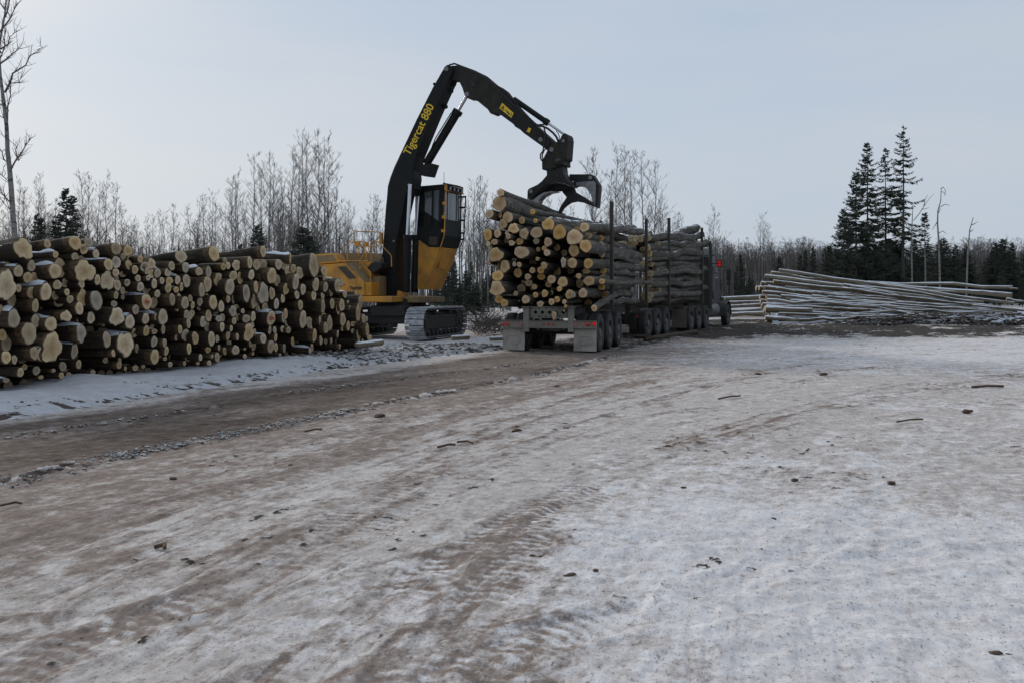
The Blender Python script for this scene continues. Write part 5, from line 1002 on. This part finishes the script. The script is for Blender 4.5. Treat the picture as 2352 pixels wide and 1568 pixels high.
def spruce(name, H, seed, wid=.2, base=.12, gaps=0., dens=1.0, droop=.25, top=.5, trunkr=.012, per=4.0, narrow=1.0):
    rg = random.Random(seed); root_ = empty(name, (0, 0, 0)); V, Fc, br = [], [], []
    trunk = [([Vector((rg.uniform(-.05, .05), rg.uniform(-.05, .05), H * f)) for f in (0, .3, .6, .85, 1.)], [H * trunkr, H * trunkr * .75, H * trunkr * .45, H * trunkr * .2, .012], 7)]
    z = H * base
    while z < H * .985:
        f = (z / H - base) / (1 - base); nb_ = rg.randint(4, 6)
        for k in range(nb_):
            if rg.random() < gaps: continue
            a = rg.uniform(0, 6.283); Lb = H * wid * ((1 - f) ** .75 * (.55 + .45 * min(1, f * 5 + .3))) * rg.uniform(.55, 1.15) * narrow + .12
            el = -.25 + .9 * f ** 1.5 + rg.uniform(-.15, .1); dx, dy = math.cos(a), math.sin(a); p = Vector((0, 0, z + rg.uniform(-.1, .1))); pts = [p]
            for q in range(1, 5):
                t_ = q / 4; pts.append(p + Vector((dx * Lb * t_, dy * Lb * t_, Lb * t_ * math.tan(el) * .6 - droop * Lb * math.sin(t_ * 2.6) * .5 + .12 * Lb * t_ * t_)))
            br.append((pts, [.03 * H / 15, .022, .015, .01, .006], 3)); n_ = int(max(6, Lb * 9 * dens))
            for m_ in range(n_):
                t_ = (m_ + rg.random()) / n_ * .96 + .04; k_ = min(int(t_ * 4), 3); c_ = pts[k_].lerp(pts[k_ + 1], t_ * 4 - k_)
                for sd in (-1, 1):
                    l2 = Lb * .34 * (1.05 - t_ * .75) * rg.uniform(.5, 1.1) + .1; w_ = rg.uniform(.03, .07) * (H / 16) ** .5; ang = a + sd * rg.uniform(.6, 1.25)
                    d_ = Vector((math.cos(ang), math.sin(ang), rg.uniform(-.55, .1))) * l2; s_ = Vector((-d_.y, d_.x, 0)).normalized() * w_ + Vector((0, 0, rg.uniform(-.04, .04))); dn_ = Vector((0, 0, -w_ * rg.uniform(.6, 1.8)))
                    b0 = len(V); V.extend([tuple(c_ + s_ * .6), tuple(c_ - s_ * .6), tuple(c_ + d_ - s_ * .4 + dn_ * .5), tuple(c_ + d_ * 1.12), tuple(c_ + d_ + s_ * .4)]); Fc.append((b0, b0 + 1, b0 + 2, b0 + 3, b0 + 4))
                    if rg.random() < .4:
                        b0 = len(V); V.extend([tuple(c_), tuple(c_ + d_ * .9), tuple(c_ + d_ * .7 + dn_ * 1.6), tuple(c_ + d_ * .2 + dn_ * 1.3)]); Fc.append((b0, b0 + 1, b0 + 2, b0 + 3))
        z += H * .02 * rg.uniform(.7, 1.4) * (1.25 - .6 * f)
    a_, b_ = tubes_mesh(trunk + br); mesh('trunk', a_, b_, M['darktrunk'], root_); mesh('crown', V, Fc, M['needle'], root_, smooth=False); return root_
def put(proto, p, s, rz, used=set()):
    o_ = proto if proto.name not in used else copy_tree(proto); used.add(proto.name)
    o_.location = p; o_.scale = (s[0], s[0], s[1]) if isinstance(s, tuple) else (s, s, s); o_.rotation_euler = (0, 0, rz); return o_
BT = [bare_tree('bare_aspen', 15, 10 + i, r0=.13, base=(.28, .38, .45, .22, .5, .33)[i], spread=(.20, .17, .15, .22, .16, .14)[i], nb=(34, 30, 28, 38, 26, 36)[i], up=(.85, .95, .8, .85, .9, 1.0)[i], twig=.009, sub=5, fine=6) for i in range(6)]
BT_H = 15.0
SP = [spruce('spruce_tree', 12, 60 + i, wid=(.17, .2, .15, .24)[i], gaps=(.05, .15, .1, .05)[i], dens=1.0) for i in range(4)]
rg = random.Random(42)
# individual aspens: picture x, treetop y, distance
LST = [(40, 418, 70), (58, 440, 84), (85, 402, 74), (98, 430, 88), (193, 398, 66), (212, 402, 72), (238, 404, 70), (225, 425, 90), (262, 425, 68), (285, 470, 85), (12, 480, 80), (115, 455, 92), (300, 505, 95), (318, 512, 90), (335, 500, 100), (352, 492, 96), (375, 486, 88), (410, 468, 80),
       (440, 478, 84), (455, 462, 90), (470, 448, 84), (485, 440, 80), (500, 470, 88), (525, 402, 74), (540, 398, 78), (548, 425, 86), (585, 352, 72), (597, 380, 78), (612, 356, 70), (628, 372, 76), (655, 395, 80), (668, 345, 70), (684, 350, 78), (700, 306, 70), (712, 320, 76), (727, 302, 68), (742, 316, 72), (756, 345, 80), (770, 402, 82), (790, 478, 92), (805, 466, 86), (640, 440, 90), (560, 450, 95), (855, 455, 78), (868, 450, 84), (845, 480, 92),
       (1088, 415, 70), (1105, 402, 72), (1122, 425, 78), (1075, 450, 84), (1135, 440, 88), (1160, 470, 90), (1355, 346, 66), (1370, 360, 74), (1412, 345, 70), (1438, 344, 68), (1452, 350, 76), (1482, 352, 66), (1498, 375, 78), (1390, 390, 84), (1268, 445, 76), (1285, 460, 84), (1310, 470, 88), (1240, 470, 92), (1520, 480, 88), (1545, 488, 92), (1637, 480, 96), (1628, 500, 110), (1752, 490, 110), (1745, 510, 116), (1760, 520, 120)]
for i, (x, y, Y) in enumerate(LST):
    H = CH + (HY - y) / F * Y; p = at(x, HY, Y); p.z = 0; s = H / BT_H; o = put(BT[i % 6], p, (s * rg.uniform(.85, 1.05) + (.12 if H < 9 else 0), s), rg.uniform(0, 6))
    tag(o, where('bare aspen' + (' behind the stack' if x < 880 else ' behind the trucks' if x < 1700 else ' beyond the deck') + ', top', Vector((p.x, p.y, H)) if False else p + Vector((0, 0, H))), 'tree', 'bare aspens round the yard')
# shorter aspens filling the edge of the wood
for i in range(112):
    x = rg.uniform(-20, 1640); 
    if 380 < x < 430 and rg.random() < .6: continue
    Y = rg.uniform(72, 120); lo = np.interp(x, [0, 130, 300, 400, 520, 640, 800, 880, 1060, 1150, 1300, 1560, 1640], [470, 470, 520, 540, 490, 460, 500, 500, 470, 470, 500, 510, 560]); y = lo + rg.uniform(-18, 50)
    H = CH + (HY - y) / F * Y; p = at(x, HY, Y); p.z = 0; s = H / BT_H; o = put(rg.choice(BT), p, (s * rg.uniform(.9, 1.1) + .12, s), rg.uniform(0, 6))
    tag(o, where('shorter bare aspen at wood edge, top', p + Vector((0, 0, H))), 'tree', 'bare aspens round the yard')
for i in range(78):
    x = 1650 + (2380 - 1650) * (i + rg.random()) / 78; Y = rg.uniform(125, 170); y = rg.uniform(545, 585) + (12 if 1800 < x < 1900 else 0)
    H = CH + (HY - y) / F * Y; p = at(x, HY, Y); p.z = 0; s = H / BT_H; o = put(rg.choice(BT), p, (s * 1.2 + .2, s), rg.uniform(0, 6))
    tag(o, where('bare aspen in the far treeline, top', p + Vector((0, 0, H))), 'tree', 'bare aspens of the far treeline')
# spruces: x, top y, distance, proto, width factor
SL = [(152, 432, 68, 0, 1.25), (168, 448, 70, 2, 1.2), (128, 500, 66, 1, 1.4), (85, 490, 66, 2, 1.1), (96, 500, 70, 0, 1.0), (592, 512, 66, 1, 1.3), (580, 545, 68, 2, 1.2), (553, 560, 64, 0, 1.4), (698, 520, 60, 3, 1.9), (715, 545, 62, 3, 1.5), (1045, 600, 60, 0, 1.), (1032, 570, 66, 2, 1.2), (1070, 620, 62, 1, 1.4), (1092, 648, 58, 3, 1.6), (1110, 640, 64, 0, 1.2), (1055, 650, 57, 3, 1.7), (1130, 610, 76, 2, 1.1), (1018, 600, 72, 1, 1.4), (1082, 600, 74, 2, 1.), (1150, 640, 80, 1, 1.3)]
for i in range(30):
    x = rg.choice((rg.uniform(1905, 2360), rg.uniform(2140, 2360), rg.uniform(1905, 2150))); SL.append((x, rg.uniform(545, 600) if x < 2150 else rg.uniform(540, 580), rg.uniform(100, 135), rg.randint(0, 3), rg.uniform(1.2, 1.9)))
for x in (1700, 1790, 1838, 1850, 1868, 1895, 1908): SL.append((x, rg.uniform(560, 590), rg.uniform(118, 130), rg.randint(0, 3), 1.0))
for i, (x, y, Y, k, wf) in enumerate(SL):
    H = CH + (HY - y) / F * Y; p = at(x, HY, Y); p.z = 0; s = H / 12; o = put(SP[k], p, (s * wf, s), rg.uniform(0, 6))
    tag(o, where('dark spruce ' + ('behind the stack' if x < 880 else 'behind the loader' if x < 1200 else 'in far treeline') + ', top', p + Vector((0, 0, H))), 'tree', 'dark spruces round the yard')
# the group of tall spruces
for i, (x, y, Y, sd_, wd, bs, gp_, lab) in enumerate(((2075, 285, 104, 1, .135, .30, .28, 'tallest spruce of the clump beyond the long deck, bare lower trunk'), (2034, 338, 106, 2, .13, .28, .25, 'middle spruce of the tall clump, beside the tallest one'), (1992, 325, 100, 3, .17, .16, .12, 'second tallest spruce of the clump, pointed top'),
        (1966, 392, 98, 4, .19, .10, .08, 'dense bushy spruce low in front of the pointed one'), (1938, 480, 96, 5, .24, .06, .06, 'short wide spruce at the clump outer edge'), (2124, 488, 102, 6, .15, .34, .3, 'thin ragged spruce beside the broken aspens'), (1905, 565, 108, 7, .2, .05, .1, 'small spruce standing apart before the tall clump'))):
    H = CH + (HY - y) / F * Y; p = at(x, HY, Y); p.z = 0; o = spruce('spruce_tree', H, 200 + sd_, wid=wd * (1.12 if i < 4 else 1.0), base=bs, gaps=gp_ + .12, dens=1.05, droop=.32, trunkr=.010)
    o.location = p; tag(o, lab, 'tree', 'tall spruces beyond the long deck')
# broken and bent aspens beside them
def snag(x, y, Y, pts, twigs, lab):
    root_ = empty('broken_aspen', at(x, HY, Y) * 1.0); root_.location.z = 0; P_ = [at(a, b, Y) - root_.location for a, b in pts]; P_[0].z = 0; n = len(P_)
    V, Fc = tubes_mesh([(P_, [.095 * (1 - .7 * k / (n - 1)) for k in range(n)], 7)]); mesh('trunk', V, Fc, M['birch'], root_)
    V, Fc = tubes_mesh([([at(a, b, Y) - root_.location for a, b in t_], [.05 - .035 * k / (len(t_) - 1) for k in range(len(t_))], 4) for t_ in twigs]); mesh('limb', V, Fc, M['twig'], root_); tag(root_, lab, 'tree', 'broken aspens')
Z7 = lambda x, y: ((1860 + x / 2.703) / K, (280 + y / 2.703) / K)
zz = lambda *a: [Z7(*p) for p in a]
snag(*Z7(1325, 1150), 92, zz((1327, 1150), (1318, 900), (1308, 760), (1310, 670), (1330, 600), (1332, 520)), [zz((1332, 520), (1345, 508), (1360, 530), (1362, 560)), zz((1332, 540), (1352, 545), (1358, 570)), zz((1308, 740), (1290, 770), (1270, 800)), zz((1315, 820), (1345, 805), (1370, 830)), zz((1330, 640), (1360, 625), (1395, 635)), zz((1310, 690), (1325, 660), (1322, 640))], 'tall broken aspen with bent-over top')
snag(*Z7(1500, 1160), 94, zz((1500, 1160), (1512, 960), (1525, 800), (1550, 712)), [zz((1540, 765), (1560, 755), (1582, 742)), zz((1530, 810), (1545, 800), (1552, 790)), zz((1515, 880), (1500, 855), (1480, 850))], 'leaning broken aspen with a short side stub')
snag(*Z7(1135, 1120), 96, zz((1137, 1120), (1132, 900), (1135, 780), (1140, 655)), [zz((1145, 735), (1180, 695), (1215, 640), (1250, 590), (1285, 552)), zz((1200, 660), (1230, 655), (1250, 645)), zz((1215, 640), (1222, 600), (1240, 560)), zz((1135, 800), (1165, 770))], 'snapped aspen with one long leaning limb')
snag(*Z7(1225, 1150), 98, zz((1228, 1150), (1225, 1000), (1220, 900)), [zz((1225, 980), (1240, 960))], 'short pale aspen stem under the thin ragged spruce')
# the woods behind everything: a mass
def mass(name, n, xr, Yr, top, protos, seed, label, fat=1.0):
    rr_ = np.random.RandomState(seed); VV, FF, base_ = [], [], 0; VN = {}
    mats = []; MI = []
    for k in range(n):
        pr = protos[rr_.randint(len(protos))]; x = rr_.uniform(*xr); Y = rr_.uniform(*Yr); y = top(x) + rr_.uniform(-8, 22); H = CH + (HY - y) / F * Y; s = H / (15. if pr in BT else 12.); a = rr_.uniform(0, 6.28); p = at(x, HY, Y)
        for ch in pr.children:
            key = ch.data.name
            if key not in VN:
                v = np.empty(len(ch.data.vertices) * 3); ch.data.vertices.foreach_get('co', v); v = v.reshape(-1, 3); f = [tuple(q.vertices) for q in ch.data.polygons]
                f4 = np.array([q if len(q) == 4 else (q[0], q[1], q[2], q[2] if len(q) == 3 else q[3]) for q in f])
                if len(f4) > 2600:                        # thin out the twigs: far away only the haze of them shows
                    sel = np.sort(np.random.RandomState(1).choice(len(f4) // 3, min(1100, len(f4) // 3), replace=False)); f4 = np.concatenate([f4[sel * 3], f4[sel * 3 + 1], f4[sel * 3 + 2]])
                used_ = np.unique(f4); inv = np.zeros(len(v), int); inv[used_] = np.arange(len(used_)); VN[key] = (v[used_], inv[f4], ch.data.materials[0])
            v, f, m_ = VN[key]
            if m_ not in mats: mats.append(m_)
            c_, s_ = math.cos(a), math.sin(a); w = s * fat
            q = np.stack([(v[:, 0] * c_ - v[:, 1] * s_) * w + p.x, (v[:, 0] * s_ + v[:, 1] * c_) * w + Y, v[:, 2] * s], 1)
            VV.append(q); FF.append(f + base_); base_ += len(q); MI.append(np.full(len(f), mats.index(m_)))
    o_ = mesh(name, np.concatenate(VV), np.concatenate(FF), mats, smooth=False, mi=np.concatenate(MI)); tag(o_, label, 'woods', None, 'stuff'); return o_
mass('distant_woods', 150, (-200, 1680), (105, 150), lambda x: np.interp(x, [0, 300, 420, 600, 1100, 1500, 1680], [520, 545, 560, 520, 500, 530, 590]), BT, 1, 'grey tangle of distant bare woods behind the stack and trucks', 1.5)
mass('distant_woods', 300, (1630, 2500), (150, 200), lambda x: 560 + 8 * math.sin(x * .03), BT, 2, 'solid mass of brown-grey far woods closing the yard beyond the long deck', 1.9)
mass('distant_spruces', 60, (1900, 2520), (130, 165), lambda x: 592, SP, 3, 'dark mass of far spruces behind the long deck', 1.5)
mass('distant_brush', 90, (980, 2500), (95, 125), lambda x: 630, SP, 4, 'low dark spruce undergrowth along the wood edge', 1.8)
# thin stems crowding the inside of the woods
def stems(name, n, xr, Yr, topr, seed, label):
    rr_ = np.random.RandomState(seed); x = rr_.uniform(*xr, n); Y = rr_.uniform(*Yr, n); X = (x - HX) / F * Y; H = CH + (HY - rr_.uniform(*topr, n)) / F * Y; r = rr_.uniform(.05, .13, n); lx = rr_.uniform(-.04, .04, n) * H
    V = np.zeros((n, 8, 3)); 
    for j in range(4):
        c_, s_ = math.cos(j * 1.5708), math.sin(j * 1.5708)
        V[:, j] = np.stack([X + r * c_, Y + r * s_, np.zeros(n) - .1], 1); V[:, 4 + j] = np.stack([X + lx + r * .3 * c_, Y + r * .3 * s_, H], 1)
    b = (np.arange(n) * 8)[:, None]; Fa = np.concatenate([b + np.array([[j, (j + 1) % 4, 4 + (j + 1) % 4, 4 + j]]) for j in range(4)])
    tag(mesh(name, V.reshape(-1, 3), Fa, [M['darktrunk'], M['birch']], smooth=False, mi=np.tile((rr_.rand(n) < .12).astype(int), 4)), label, 'woods', None, 'stuff')
stems('woodland_stems', 2600, (1620, 2560), (140, 205), (572, 625), 1, 'crowded thin stems inside the far woods beyond the long deck')
stems('woodland_stems', 1500, (-150, 1700), (100, 150), (540, 640), 2, 'crowded thin stems in the woods behind the stack and trucks')
# big bare tree at the stack's near end
Y = 24.0; root_ = empty('big_bare_aspen', at(32, HY, Y)); root_.location.z = 0; ZA = lambda x, y: at(x / 2.53 / K, y / 2.53 / K, Y) - root_.location
P_ = [ZA(102, 1560), ZA(85, 1400), ZA(72, 1200), ZA(62, 1080), ZA(48, 950), ZA(42, 800), ZA(20, 620), ZA(2, 480), ZA(-8, 330), ZA(5, 230), ZA(30, 100), ZA(45, -60), ZA(60, -260)]; P_ = [Vector((P_[0].x + .06, 0, 0))] + P_; n = len(P_)
V, Fc = tubes_mesh([(P_, [.074 * (1 - .86 * (k / (n - 1)) ** 1.1) for k in range(n)], 9)]); mesh('trunk', V, Fc, M['birch'], root_)
segs = []; rg = random.Random(77)
def limb(pts, r):
    q = [ZA(*p) + Vector((0, rg.uniform(-.15, .15), 0)) for p in pts]; n_ = len(q); segs.append((q, [r * (1 - .7 * k / (n_ - 1)) for k in range(n_)], 5))
    for k in range(n_ - 1):
        for _ in range(4):
            c_ = q[k].lerp(q[k + 1], rg.random()); d = (q[k + 1] - q[k]).normalized() + Vector((rg.uniform(-.8, .8), rg.uniform(-.8, .8), rg.uniform(-.3, .9))); l = rg.uniform(.12, .42); m_ = c_ + d.normalized() * l * .6; e_ = m_ + (d + Vector((rg.uniform(-.5, .5), 0, rg.uniform(0, .6)))).normalized() * l * .5
            segs.append(([c_, m_, e_], [.008, .006, .003], 3))
            if rg.random() < .7: f_ = m_ + Vector((rg.uniform(-.2, .2), rg.uniform(-.2, .2), rg.uniform(0, .25))); segs.append(([m_, f_], [.005, .003], 3))
for pts, r in (([(20, 580), (70, 530), (90, 470), (150, 410), (205, 360), (245, 330)], .03), ([(70, 530), (110, 520), (150, 490)], .016), ([(0, 420), (40, 380), (90, 345), (130, 310)], .024), ([(-4, 310), (40, 275), (80, 245), (100, 195)], .022), ([(8, 210), (40, 150), (75, 120), (110, 70), (120, 20)], .024), ([(45, 780), (62, 680), (72, 600), (76, 545)], .02), ([(75, 1085), (102, 1015), (150, 965), (180, 920), (196, 865)], .024), ([(102, 1015), (94, 960), (98, 925), (60, 880)], .014), ([(62, 1060), (40, 1010), (0, 960), (-40, 900)], .02), ([(66, 1170), (40, 1130), (0, 1105)], .014), ([(72, 1280), (40, 1240), (0, 1195)], .016), ([(80, 1360), (30, 1290), (10, 1220)], .012), ([(45, 700), (20, 670), (-20, 650)], .012), ([(0, 380), (30, 300), (20, 240), (50, 180)], .016), ([(30, 110), (60, 40), (70, -50)], .02), ([(20, 60), (-20, 0), (-40, -80)], .02), ([(-4, 330), (-60, 260), (-110, 170)], .022), ([(44, 760), (10, 740), (-40, 690)], .015)): limb(pts, r)
V, Fc = tubes_mesh(segs); mesh('crown', V, Fc, M['twig'], root_); tag(root_, 'big bare aspen rising above the near end of the roadside stack', 'tree')
# brush by the loader
rg = random.Random(5); segs = []
for i in range(260):
    x = rg.uniform(1085, 1165); Y = rg.uniform(34, 40); p = at(x, HY, Y); p.z = 0; p = p + Vector((0, 0, rg.uniform(0, .45))); d = Vector((rg.uniform(-1, 1), rg.uniform(-.5, .5), rg.uniform(-.1, .7))).normalized(); l = rg.uniform(.3, 1.3)
    segs.append(([p, p + d * l * .5 + Vector((0, 0, rg.uniform(-.1, .1))), p + d * l], [.014, .01, .004], 4))
V, Fc = tubes_mesh(segs); tag(mesh('brush_heap', V, Fc, M['twig']), 'low heap of cut brush on the ground beyond the loader track', 'brush', None, 'stuff')
